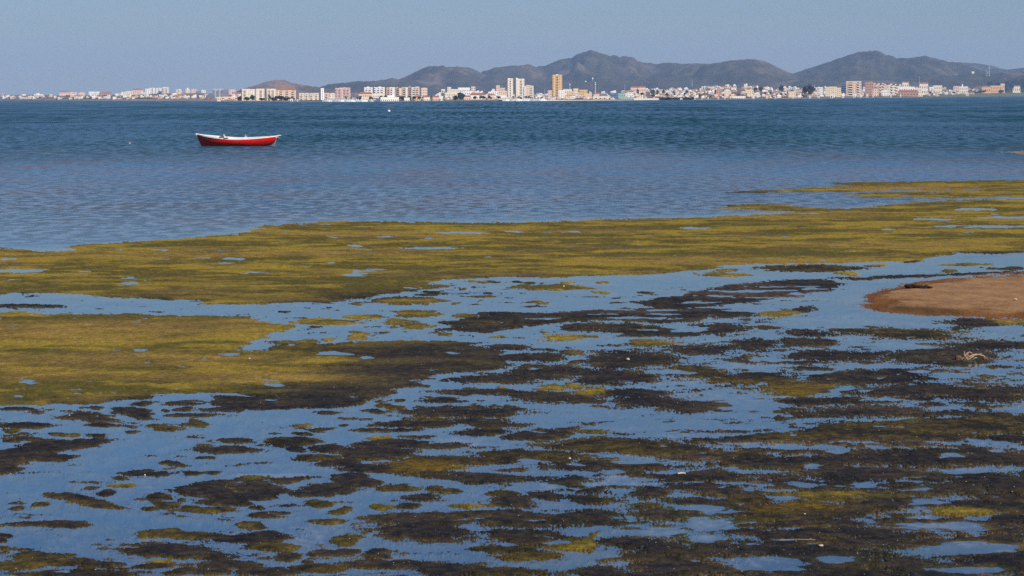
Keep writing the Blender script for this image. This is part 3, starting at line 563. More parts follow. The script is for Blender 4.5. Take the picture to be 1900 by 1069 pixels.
class MB:
    """collects faces, then links them as one mesh"""
    def __init__(s): s.v = []; s.f = []; s.m = []
    def box(s, x0, x1, y0, y1, z0, z1, mi=0, bottom=False):
        n = len(s.v); s.v += [(x0,y0,z0),(x1,y0,z0),(x1,y1,z0),(x0,y1,z0),(x0,y0,z1),(x1,y0,z1),(x1,y1,z1),(x0,y1,z1)]
        fs = [(0,1,5,4),(1,2,6,5),(2,3,7,6),(3,0,4,7),(4,5,6,7)] + ([(3,2,1,0)] if bottom else [])
        s.f += [tuple(n+k for k in f) for f in fs]; s.m += [mi]*len(fs)
    def poly(s, pts, mi=0):
        n = len(s.v); s.v += list(pts); s.f.append(tuple(range(n, n+len(pts)))); s.m.append(mi)
    def gable(s, x0, x1, y0, y1, z0, z1, mi=0, wall=None, over=0.0):
        ym = (y0+y1)/2; a = over
        s.poly([(x0-a,y0-a,z0),(x1+a,y0-a,z0),(x1+a,ym,z1),(x0-a,ym,z1)], mi); s.poly([(x1+a,y1+a,z0),(x0-a,y1+a,z0),(x0-a,ym,z1),(x1+a,ym,z1)], mi)
        w = mi if wall is None else wall
        s.poly([(x0,y1,z0),(x0,y0,z0),(x0,ym,z1)], w); s.poly([(x1,y0,z0),(x1,y1,z0),(x1,ym,z1)], w)
    def hip(s, x0, x1, y0, y1, z0, z1, mi=0, k=0.3):
        xa = x0+(x1-x0)*k; xb = x1-(x1-x0)*k; ym = (y0+y1)/2
        s.poly([(x0,y0,z0),(x1,y0,z0),(xb,ym,z1),(xa,ym,z1)], mi); s.poly([(x1,y1,z0),(x0,y1,z0),(xa,ym,z1),(xb,ym,z1)], mi)
        s.poly([(x0,y1,z0),(x0,y0,z0),(xa,ym,z1)], mi); s.poly([(x1,y0,z0),(x1,y1,z0),(xb,ym,z1)], mi)
    def hole(s, x0, x1, z0, z1, y, d, mi):
        """a dark opening let d into a wall whose face is at y"""
        s.poly([(x0,y-0.012,z0),(x1,y-0.012,z0),(x1,y-0.012,z1),(x0,y-0.012,z1)], mi)
    def tube(s, p, q, r0, r1, n=6, mi=0):
        p = Vector(p); q = Vector(q); d = (q-p).normalized(); a = d.orthogonal().normalized(); b = d.cross(a); k = len(s.v)
        for c, r in ((p, r0), (q, r1)):
            for i in range(n):
                t = 2*math.pi*i/n; s.v.append(tuple(c + a*r*math.cos(t) + b*r*math.sin(t)))
        for i in range(n): s.f.append((k+i, k+(i+1)%n, k+n+(i+1)%n, k+n+i)); s.m.append(mi)
        s.f.append(tuple(k+n+i for i in range(n))); s.m.append(mi)
    def mesh(s, name, mats):
        me = bpy.data.meshes.new(name); me.from_pydata(s.v, [], s.f); me.update()
        for m in mats: me.materials.append(m)
        me.polygons.foreach_set('material_index', s.m); return me
    def build(s, name, mats, parent=None, loc=None, rz=0.0): return link(name, s.mesh(name, mats if isinstance(mats, (list, tuple)) else [mats]), parent, loc, rz)

_win = MB(); _win.box(-0.5,0.5,-0.10,0.0,-0.5,-0.42,0,True); _win.box(-0.5,0.5,-0.06,0.0,-0.42,0.5,1)
_win.box(-0.5,-0.42,-0.08,0.0,-0.42,0.5,0); _win.box(0.42,0.5,-0.08,0.0,-0.42,0.5,0)
WIN_MESH = {}
def window_mesh(wall):
    if wall not in WIN_MESH: WIN_MESH[wall] = _win.mesh('window', [M_WALL[wall], M_GLASS])
    return WIN_MESH[wall]
_bal = MB(); _bal.box(-0.5,0.5,-1.2,0.0,-0.5,-0.40,0,True); _bal.box(-0.5,0.5,-1.2,-1.08,-0.40,-0.05,0); _bal.box(-0.5,0.5,-0.05,0.0,-0.05,0.46,1)
BAL_MESH = {}
def balcony_mesh(wall):
    if wall not in BAL_MESH: BAL_MESH[wall] = _bal.mesh('balcony', [M_WALL[wall], M_GLASS])
    return BAL_MESH[wall]

rnd = random.Random(7)
def block(u0, u1, vtop, D, wall, floors, cols, label, cat='building', name='apartment_block', yaw=0.0, roof=None, balc=(), group=None, pent=None, dep=0.8, vbot=None, steps=None, sidewin=True):
    """a building whose lit face spans u0..u1 and whose parapet shows at row vtop, D metres out"""
    um = (u0+u1)/2; D = max(D, float(shore_dist(um)) + 40 + 0.35*max(0, D-2400), float(shore_dist(um))*1.2 if um > 1735 else 0); x, y, _ = at(um, hz(um), D)
    px = D/F; W = (u1-u0)*px/ max(0.6, math.cos(yaw)); z0 = float(land_z(um, D)) - 1.5
    if vbot is not None: z0 = min(z0, float(height(um, vbot, D)))
    z1 = float(height(um, vtop, D)); H = z1 - z0; dp = max(W*dep, 6.0)
    root = tag(empty(name, (x, y, z0), -math.atan2(x, y) + yaw), label, cat, group)
    w = MB()
    if steps:
        n = len(steps)
        for k, hh in enumerate(steps): w.box(-W/2 + W*k/n, -W/2 + W*(k+1)/n - 0.02, 0.0 + 0.05*(k%2), dp, 0, H*hh)
    else: w.box(-W/2, W/2, 0, dp, 0, H)
    w.build('wall', M_WALL[wall], root)
    vis = max(H*0.35, H - max(0.0, float(height(um, 186, D)) - z0))
    fh = H/ max(1, floors + 0.6)
    cw = W/cols
    for c in range(cols):
        cx = -W/2 + cw*(c+0.5); top = H if not steps else H*steps[min(len(steps)-1, int(c*len(steps)/cols))]
        for f in range(int(floors)):
            zc = top - fh*(f+0.75)
            if zc < 1.0: break
            isb = c in balc
            o = link('balcony' if isb else 'window', balcony_mesh(wall) if isb else window_mesh('white' if wall == 'grey' else wall), root, (cx, -0.01, zc))
            o.scale = (cw*(0.92 if isb else 0.40), 1.0, fh*(0.86 if isb else 0.46))
    if roof == 'tile': r = MB(); r.hip(-W/2-0.3, W/2+0.3, -0.3, dp+0.3, H+0.01, H + max(1.2, min(2.6, 0.18*dp)), 0, 0.08); r.build('roof', M_ROOF['tile'], root)
    elif roof == 'gable': r = MB(); r.gable(-W/2, W/2, 0, dp, H+0.01, H + max(1.2, 0.22*dp), 0, 0, 0.2); r.build('roof', M_ROOF['tile'], root)
    elif not steps:
        r = MB(); r.box(-W/2-0.12, W/2+0.12, -0.12, 0.25, H+0.005, H+0.5); r.box(-W/2-0.12, -W/2+0.25, 0.251, dp, H+0.005, H+0.5); r.box(W/2-0.25, W/2+0.12, 0.251, dp, H+0.005, H+0.5)
        r.build('parapet', M_WALL[wall], root)
    if pent:
        a, b, hh = pent; p_ = MB(); p_.box(-W/2+W*a, -W/2+W*b, dp*0.2, dp*0.7, H+0.006, H + hh*px); p_.build('stair_tower', M_WALL['white'], root)
    return root

# ---- left shore
block(0,16,179,5900,'pink',2,3,'small pink house at the far left end of the shore','house','house',roof='tile')
block(41,48,175.4,6300,'white',1,2,'lone white house at far left on the low tan shore','house','house')
block(63,80,175.6,6350,'white',1,4,'white villa with a raised middle on the left shore','house','villa',pent=(0.3,0.62,2.4))
block(110,128,171.6,6400,'pink',2,5,'long pink apartment row, first of the pink group on the left','building',roof='tile')
block(129,136,172.2,6300,'peach',3,2,'narrow peach block beside the long pink row on the left shore','building',pent=(0.2,0.8,0.8))
block(137,143,172,6420,'pink',3,2,'narrow pink block with white top in the left pink group','building')
block(146,158,171.6,6250,'peach',3,4,'widest peach block at the right end of the left pink group','building',steps=(0.9,1,1,0.96))
block(165,176,170.6,6400,'white',2,3,'white villa at the left end of the red-roofed terrace','house','villa')
block(177,185,170.6,6500,'white',2,2,'small white cube house with dark windows near the red-roofed terrace','house','house')
block(184,208,173.4,6350,'rust',1,6,'long low terrace with reddish walls on the left shore','house','terrace_house',roof='tile')
block(176,191,178.0,6100,'white',1,3,'white cottage below the reddish terrace','house','house',roof='tile')
block(215,231,174.2,6150,'white',2,4,'white low building at the left foot of the stepped cream apartments','building',pent=(0.68,0.86,3.6))
block(230,246,169.2,6300,'cream',4,4,'left wing of the stepped cream hillside apartments','building',steps=(0.85,0.97,1,1))
block(246,266,167.0,6350,'pink',4,5,'middle wing of the stepped hillside apartments, with sloping roof','building',roof='tile')
block(262,272,170.2,6200,'cream',4,3,'right wing of the stepped cream hillside apartments, going down','building',steps=(1,0.85,0.7))
block(245,268,174.6,6050,'cream',2,5,'lower cream terrace in front of the stepped hillside apartments','building',steps=(0.8,1,1,0.9))
block(270,278,165.2,6500,'white',3,2,'small white block left of the three bright hilltop blocks','building')
block(278,288,163.6,6400,'white',5,3,'first of three bright white hilltop blocks on the left','building',balc=(1,))
block(290,300,163.8,6420,'white',5,3,'second of three bright white hilltop blocks on the left','building',balc=(1,))
block(301,313.5,162.8,6400,'cream',5,4,'third and widest of the bright white hilltop blocks','building',balc=(0,2),pent=(0.1,0.8,0.9))
block(268,281,179.2,6000,'white',1,4,'long low white shed below the bright hilltop blocks','house','shed')
block(308,336,175.9,6150,'white',1,6,'low white row at the shore right of the hilltop blocks','house','terrace_house')
block(327,337,167.0,6300,'cream',4,3,'cream block with balconies above the low white row','building',balc=(1,),pent=(0.5,0.8,1.6))
block(345,352,165.8,6300,'cream',4,2,'narrow cream block with a rooftop mast, left of the glassy block','building',pent=(0.3,0.7,2.6))
block(354,366,165.2,6350,'pink',4,4,'pinkish block with uneven top beside the narrow cream block','building',steps=(0.93,1,0.96))
block(363,373,169.2,6100,'violet',3,3,'dark violet shaded block among cream blocks on the left','building')  # shade put into the violet wall colour
block(374,382,167.8,6150,'cream',4,2,'cream block just left of the glassy blue-grey block','building',pent=(0,0.3,1))
block(353,380,176.4,5900,'white',1,6,'low white wall-like row left of the glassy block','house','terrace_house')
block(382,396,171.6,2600,'grey',6,4,'left lower half of the blue-grey glassy block, with balconies','building',balc=(0,1,2,3),steps=(0.72,0.86,0.95,1))  # blue-grey wall colour of both halves carries this facade's shade
block(395,414,166.4,2650,'grey',8,5,'taller half of the blue-grey glassy block, with pale rooftop units','building',balc=(0,2,4),pent=(0.05,0.9,1.2))
block(414,424.5,167.2,2700,'violet',7,3,'violet-grey shaded slab joined to the glassy block','building')  # violet wall colour carries the slab's shade
block(425,437,167.0,5600,'pink',4,3,'pinkish block behind the violet slab','building',pent=(0.3,0.9,0.8))
block(403,440,180.6,2420,'peach',1,9,'low peach arcade at the foot of the violet slab','building','arcade',balc=(2,5,8))
block(431,450,175.0,4700,'white',1,4,'low white house with sloping roof before the cream towers','house','house',roof='gable')
# ---- cream towers
TW = 'cream apartment towers on the left shore'
block(449,463.5,166.2,2700,'cream',9,4,'leftmost of the tall cream apartment towers, before the pinkish hill','building','apartment_tower',0.12,balc=(1,),group=TW,pent=(0.3,0.6,0.9))
block(464,474,166.6,2760,'cream',9,3,'narrow second cream tower set back between its neighbours','building','apartment_tower',0.12,group=TW)
block(475,490.5,166.0,2680,'cream',9,4,'third cream tower, widest of the row','building','apartment_tower',0.12,balc=(2,),group=TW,pent=(0.4,0.7,1.0))
block(495,512,166.2,2720,'cream',9,5,'fourth cream tower, standing alone past a dark gap','building','apartment_tower',0.12,balc=(1,3),group=TW,pent=(0.5,0.8,1.2))
block(513,549,167.2,2800,'peach',6,10,'long peach block with red tiled roof right of the cream towers','building',roof='tile',balc=(2,5,8))
for k,(a,b) in enumerate(((555,564.5),(565.5,573),(574.5,582),(583,591.5))):
    block(a,b,(173.8,173.9,174.0,173.8)[k],2900,'cream',4,3,('first','second','third','last')[k]+' house of the low cream terrace right of the red-roofed block','house','terrace_house',balc=(1,))
block(595.5,601,164.8,3000,'white',7,1,'slim white tower with one shaded side left of the big pink block','building','apartment_tower',0.35,dep=0.9)
block(601,611,173.4,3100,'peach',4,3,'small peach block at the foot of the slim white tower','building',balc=(1,))
block(612,621.5,172.6,3150,'cream',4,3,'cream block joined to the left end of the big pink block','building',steps=(0.95,1,0.97))
block(622,635.5,164.4,3200,'pink',8,4,'left wing of the big pink apartment block above the marina','building',balc=(0,2),pent=(0.6,0.95,1.4))
block(635.6,650,163.6,3230,'pink',8,5,'right wing of the big pink apartment block above the marina','building',balc=(1,3),pent=(0.1,0.4,1.2))
# ---- white blocks and the colourful row
block(676,691.5,163.0,3300,'white',6,5,'first white block with a rooftop stair tower, right of the marina gap','building',balc=(1,3),pent=(0.3,0.6,2.0))
block(694,714,162.8,3320,'white',6,6,'second, wider white block with a rooftop stair tower','building',balc=(0,2,4),pent=(0.45,0.65,2.0))
block(666,690,174.4,3000,'peach',2,7,'low peach and red-roofed row in front of the first white block','house','terrace_house',roof='tile')
block(691,714,174.8,2950,'cream',2,7,'low cream row in front of the second white block','house','terrace_house')
CR = 'bright narrow apartment blocks in the colourful row'
for u0,u1,vt,wl_,lab in ((717,722.5,163.2,'orange','narrow orange block at the left end of the colourful row'),(723,733,162.8,'white','white block with a round-topped crest in the colourful row'),
    (733.5,740,163.2,'rust','dark red block right of the round-topped white block'),(740.5,745,164.4,'cream','cream block squeezed beside the dark red block'),(745.5,752,162.6,'ochre','ochre block in the middle of the colourful row'),
    (752.5,756.5,163.0,'white','white sliver of a block in the colourful row'),(757,763,162.0,'rust','red block with a raised top in the colourful row'),(763.5,770,163.0,'cream','tall cream block right of the red one'),(770.5,778.5,162.4,'peach','peach block at the right end of the colourful row')):
    block(u0,u1,vt,3350,wl_,6,max(2,int((u1-u0)/2.4)),lab,'building',group=CR,balc=(1,) if u1-u0 > 5 else (),pent=(0.2,0.8,1.3) if wl_ in ('rust','peach') else None)
block(781.5,793,164.0,3500,'peach',4,4,'separate small peach block right of the colourful row','building',pent=(0.3,0.6,1.0))
block(706,740,181.4,2180,'white',1,9,'long white flat-roofed harbour building at the water','building','harbour_building')
block(719,731.5,178.2,2190,'white',2,3,'upper storey block of the white harbour building','building','harbour_building',pent=(0.72,0.98,4.0))
block(697.5,706,183.6,2160,'navy',1,2,'dark blue shed at the left end of the white harbour building','house','shed')
# ---- white hillside, middle
block(808,818,171.4,3700,'white',3,3,'white sloping house left of the white hillside villas','house','house',steps=(0.7,0.85,1))
block(819,826,166.2,4200,'cream',3,2,'small pale block above the palms','building')
block(830,837,162.4,4000,'cream',6,2,'tall cream corner tower of the long white hillside building','building','corner_tower')
block(837,851,166.2,4020,'cream',4,5,'cream middle part of the long white hillside building','building')
block(850,872,163.2,4250,'white',2,7,'long white upper wing on top of the hillside','building')
block(862,876,169.6,3900,'white',2,4,'white villa below the long upper wing','house','villa')
block(874.5,882,161.4,4100,'peach',5,2,'peach tower house in the white hillside','building','corner_tower')
block(882,896,168.0,4000,'white',3,5,'white stepped villa right of the peach tower house','house','villa',steps=(0.9,1,0.85,0.95))
block(826,848,172.4,3500,'cream',2,7,'cream row under the long white hillside building','house','terrace_house')
block(872,901,176.6,2900,'white',1,7,'low white bungalow row with red roofs by the grassy bank','house','bungalow',roof='tile')
block(861,873,179.6,2650,'peach',1,3,'peach bungalow with red roof by the grassy bank','house','bungalow',roof='tile')
block(803,814,180.6,2350,'pink',1,4,'pink bungalow among palms at the water','house','bungalow',roof='gable')
block(816.5,822,179.6,2380,'white',1,2,'narrow white house among palms at the water','house','house')
block(770,780,180.0,2450,'peach',1,3,'peach gabled house below the colourful row','house','house',roof='tile')
block(786,798,180.6,2400,'white',1,4,'white house behind slim palms below the peach block','house','house',roof='gable')
block(750,760,182.4,2260,'white',1,3,'small white boathouse right of the white harbour building','house','boathouse')
block(906,925,168.6,3500,'white',3,5,'bright white building left of the peach tower by the twin towers','building',steps=(0.9,1,0.97,0.92))
block(913,918,166.0,3700,'white',4,2,'small white roof house behind the bright white building','house','house')
block(920.5,927.5,159.2,3800,'peach',7,2,'slim peach tower left of the twin towers','building','apartment_tower')
block(928,937,163.8,3900,'pink',4,3,'pink block joined to the slim peach tower','building')
block(926,947,168.4,3500,'peach',3,6,'peach and white row under the pink block','building',steps=(1,0.9,0.97,0.8))
block(927,940,177.8,2700,'white',1,4,'low white house by the marina left of the twin towers','house','bungalow')
block(905,918,176.6,2800,'peach',1,4,'low peach house with red roof left of the marina','house','bungalow',roof='tile')
# ---- towers
TT = 'pale concrete twin towers behind the marina'
block(942.3,952,146.6,3500,'cream',11,3,'left twin tower with a wide shaded flank, behind the marina','building','apartment_tower',0.45,balc=(1,),group=TT,dep=0.55,pent=(0.1,0.6,1.2))
block(957.5,973,147.2,3300,'cream',13,4,'right twin tower with a rooftop mast, behind the marina','building','apartment_tower',0.28,balc=(2,),group=TT,dep=0.35,pent=(0.02,0.25,2.2))
block(970,976.5,161.4,3100,'white',9,2,'white lower block joined to the right twin tower','building',0.2 and 'apartment_block',balc=(0,))
block(976,984,158.8,3200,'peach',8,2,'peach block stepping down right of the twin towers','building')
block(983,990,160.2,3050,'cream',8,3,'cream block with dark balconies at the end of the twin towers','building',balc=(1,))
block(1025.5,1043,140.0,3600,'ochre',14,5,'tall ochre tower with a dark strip of balconies, highest building of the town','building','apartment_tower',0.16,balc=(2,),dep=0.5,pent=(0.38,0.62,1.8))
block(994,1009,176.0,2500,'white',1,4,'white slope-roofed marina building right of the twin towers','building','harbour_building',steps=(0.7,1,0.9,0.6))
block(1016.5,1024,168.6,3200,'pink',4,2,'pale pink house with a rounded front left of the ochre tower','house','house')
block(1036,1047,168.4,3100,'white',5,3,'white house right under the ochre tower','house','house')
block(1045,1061,166.2,3500,'cream',2,5,'long low cream house right of the ochre tower','house','terrace_house')
block(1064,1073,165.2,3400,'yellow',3,3,'yellow house standing above its neighbours right of the ochre tower','house','house')
block(1075,1090,167.4,3500,'ochre',3,5,'ochre house row on the skyline between tower and lamp mast','house','terrace_house')
block(1051,1065,174.2,2800,'orange',2,4,'orange house low down right of the ochre tower','house','house')
block(1085,1098,175.0,2700,'peach',2,4,'peach house low down left of the round pink roof','house','house')
block(1101.5,1112,174.2,2700,'pink',1,3,'pink pavilion with a pointed roof at the foot of the slim lamp mast','building','pavilion',roof='tile')
block(1115,1126,173.6,2750,'grey',2,4,'grey workshop right of the pink pavilion','building','workshop',balc=(0,1,2,3))
block(1133,1147,173.8,2700,'navy',2,4,'dark blue-green warehouse by the harbour','building','warehouse')
block(1147,1160,174.4,2650,'teal',2,4,'pale green warehouse by the harbour','building','warehouse')
block(1100,1132,180.0,2480,'cream',1,8,'long low pale shed on the harbour quay','building','shed',balc=(1,3,5))
block(1150,1176,181.2,2450,'teal',1,6,'low pale green shed at the water right of the quay','building','shed')
block(1170,1183,162.8,3600,'pink',2,4,'long salmon house on the skyline above the green warehouse','house','house',roof='gable')
block(1184,1198,162.6,3550,'peach',2,4,'peach gabled house on the skyline right of the salmon one','house','house',roof='gable')
block(1163,1175,171.2,3000,'white',3,3,'white gabled house above the low green shed','house','house',roof='gable')
block(1329,1336.5,167.6,3000,'rust',5,2,'rust-red block with a dark flank in the middle of the dense town','building',yaw=0.3)
block(1344,1354,168.0,3000,'cream',4,3,'plain cream block right of the rust-red block','building')
block(1354,1383,179.4,2650,'white',1,7,'long low white building at the water under the dense town','building','beach_building')
block(1386,1398,167.6,3150,'yellow',3,3,'yellow house in the middle of the dense town','house','house')
block(1463,1476,170.8,2950,'yellow',4,4,'plain yellow cube of a building near the waterfront','building')
block(1521,1526.5,162.6,3300,'white',5,2,'slim white and pink block left of the big yellow block','building')
block(1531,1560,161.0,3350,'yellow',5,8,'big blank yellow block left of the balconied ochre block','building',steps=(0.96,1,1,0.9))
block(1561,1570,155.6,3700,'navy',6,3,'dark blue shaded slab behind the balconied ochre block','building',balc=(0,1,2))  # navy wall colour stands in for the shade on this slab
block(1570,1598,151.6,3500,'peach',6,7,'large ochre apartment block with two stacks of balconies','building',balc=(1,2,5),pent=(0.35,0.62,0.8))
block(1605,1620.5,153.2,3500,'rust',5,4,'brick-red block right of the balconied ochre block','building',pent=(0.5,0.9,1.0))
block(1621,1648,154.4,3700,'peach',4,10,'long beige row on the skyline right of the brick-red block','building',balc=(1,4,6),steps=(1,0.9,0.98,0.86,1,0.93,0.84))
block(1648,1672,155.6,3750,'cream',4,9,'second long beige row on the skyline, farther right','building',balc=(2,5),steps=(0.92,1,0.86,0.97,0.8,0.95))
block(1674,1686,153.6,3400,'cream',3,3,'cream church-like house with a stepped gable','building','gabled_building',roof='gable')
block(1668,1697,161.6,3200,'white',2,7,'broad white building below the stepped gable','building')
block(1684,1712,174.6,2780,'cream',1,7,'long low cream wall building at the water under the broad red roof','building','beach_building')
block(1666,1704,170.8,2900,'rust',1,7,'low waterfront building with a broad red tiled roof','building','beach_building',roof='tile')
block(1697,1710,164.0,3100,'cream',3,4,'cream house right of the broad white building','house','house')
block(1706,1722,156.0,3700,'cream',2,4,'cream villa with a dark roof on the little rise at right','house','villa',roof='gable')
block(1732,1748,159.2,3600,'cream',2,5,'long cream villa on the skyline right of the little rise','house','villa')
block(1769,1779.5,160.4,3500,'pink',3,3,'pink house with red bands near the reed shore','house','house')
block(1779.5,1796,161.0,3400,'cream',2,4,'cream house with a rooftop chimney near the reed shore','house','house',pent=(0.3,0.45,4.5))
block(1636,1648,168.2,3000,'white',2,3,'white house above the dark blue awning at the waterfront','house','house')
block(1619,1630,164.4,3100,'peach',3,3,'peach house with an arched red roof below the beige row','house','house',roof='gable')
block(1822,1838,161.8,5400,'orange',1,4,'orange shed with a slanting roof behind the reeds','building','shed',roof='tile')
block(1838,1861,159.4,5500,'orange',2,7,'long orange building behind the reeds at right','building','shed')
block(1855,1864,155.8,5600,'peach',2,3,'peach house rising over the long orange building','house','house')
block(1879,1893,160.6,5500,'cream',1,4,'low tan house with hipped roof near the right edge','house','house',roof='tile')

# ---- the small houses of the town: copies of a few kinds
HOUSE = {}
def house_mesh(kind, wall):
    if (kind, wall) in HOUSE: return HOUSE[(kind, wall)]
    m = MB(); rows = ((0.12,0.36),(0.56,0.80))
    def holes(x0, x1, y, n, zs, top=1.0):
        for a, b in zs:
            for k in range(n):
                c = x0 + (x1-x0)*(k+0.5)/n; w = (x1-x0)/n*0.24
                m.box(c-w, c+w, y-0.03, y, a*top, a*top+0.02, 0, True); m.hole(c-w, c+w, a*top+0.021, b*top, y, 0.1, 2)
    if kind == 'flat':
        m.box(-0.5,0.5,0,0.8,0,1); m.box(-0.52,0.52,-0.02,0.04,1.001,1.10); m.box(0.1,0.4,0.3,0.6,1.002,1.28); holes(-0.5,0.5,0,4,rows)
    elif kind == 'gable':
        m.box(-0.5,0.5,0,0.8,0,0.72); m.gable(-0.5,0.5,0,0.8,0.721,1.02,1,0,0.05); holes(-0.5,0.5,0,3,((0.2,0.75),),0.72)
    elif kind == 'hip':
        m.box(-0.5,0.5,0,0.8,0,0.74); m.hip(-0.55,0.55,-0.05,0.85,0.741,1.02,1); holes(-0.5,0.5,0,3,((0.12,0.42),(0.55,0.85)),0.74)
    elif kind == 'terrace':
        m.box(-0.5,0.12,0,0.8,0,1); m.box(0.121,0.5,-0.15,0.8,0,0.6); m.box(-0.52,0.13,-0.03,0.05,1.001,1.09); m.box(0.13,0.51,-0.17,-0.1,0.601,0.70)
        holes(-0.5,0.12,0,2,rows); holes(0.14,0.5,-0.15,2,((0.15,0.42),))
    elif kind == 'tall':
        m.box(-0.34,0.34,0,0.7,0,1); m.gable(-0.34,0.34,0,0.7,1.001,1.2,1,0,0.04); m.box(0.341,0.62,0.1,0.7,0,0.55); holes(-0.34,0.34,0,2,((0.1,0.28),(0.42,0.6),(0.74,0.92)))
    HOUSE[(kind, wall)] = m.mesh('house', [M_WALL[wall], M_ROOF['tile'], M_GLASS]); return HOUSE[(kind, wall)]
KW = {'flat': 'flat-roofed', 'gable': 'gable-roofed', 'hip': 'red hip-roofed', 'terrace': 'stepped', 'tall': 'tall narrow'}
# u range, top row of the roofs at both ends, number, where
ZONES = [(320,452,172.5,173.5,26,'round the glassy blue-grey block'),(110,160,175.0,175.0,8,'under the left pink group'),(2,110,175.5,175.0,22,'on the tan shore at far left'),(158,216,175.0,174.5,15,'by the reddish terrace on the left'),(216,345,174.0,171.5,30,'under the hilltop blocks on the left'),
  (552,672,179.0,179.0,20,'on the quay under the big pink block'),(672,805,179.5,178.5,16,'below the colourful row'),(805,905,172.5,170.5,24,'on the white hillside'),(905,1012,172.0,173.0,24,'round the marina below the twin towers'),
  (1012,1100,168.5,169.0,38,'between the ochre tower and the lamp mast'),(1100,1185,171.0,165.0,26,'behind the green harbour warehouses'),(1185,1285,164.5,159.5,62,'above the dark shoreline bushes'),
  (1285,1330,158.5,157.0,26,'left of the rust-red block'),(1330,1402,156.5,156.5,36,'between the rust-red block and the yellow house'),(1402,1462,162.0,160.0,40,'between the yellow house and the yellow cube'),
  (1462,1532,159.5,159.0,40,'round the yellow cube'),(1532,1612,163.0,160.0,34,'in front of the balconied ochre block'),(1612,1700,158.5,160.0,34,'under the beige skyline rows'),(1700,1815,161.0,162.5,34,'at the thinning right end of the town')]
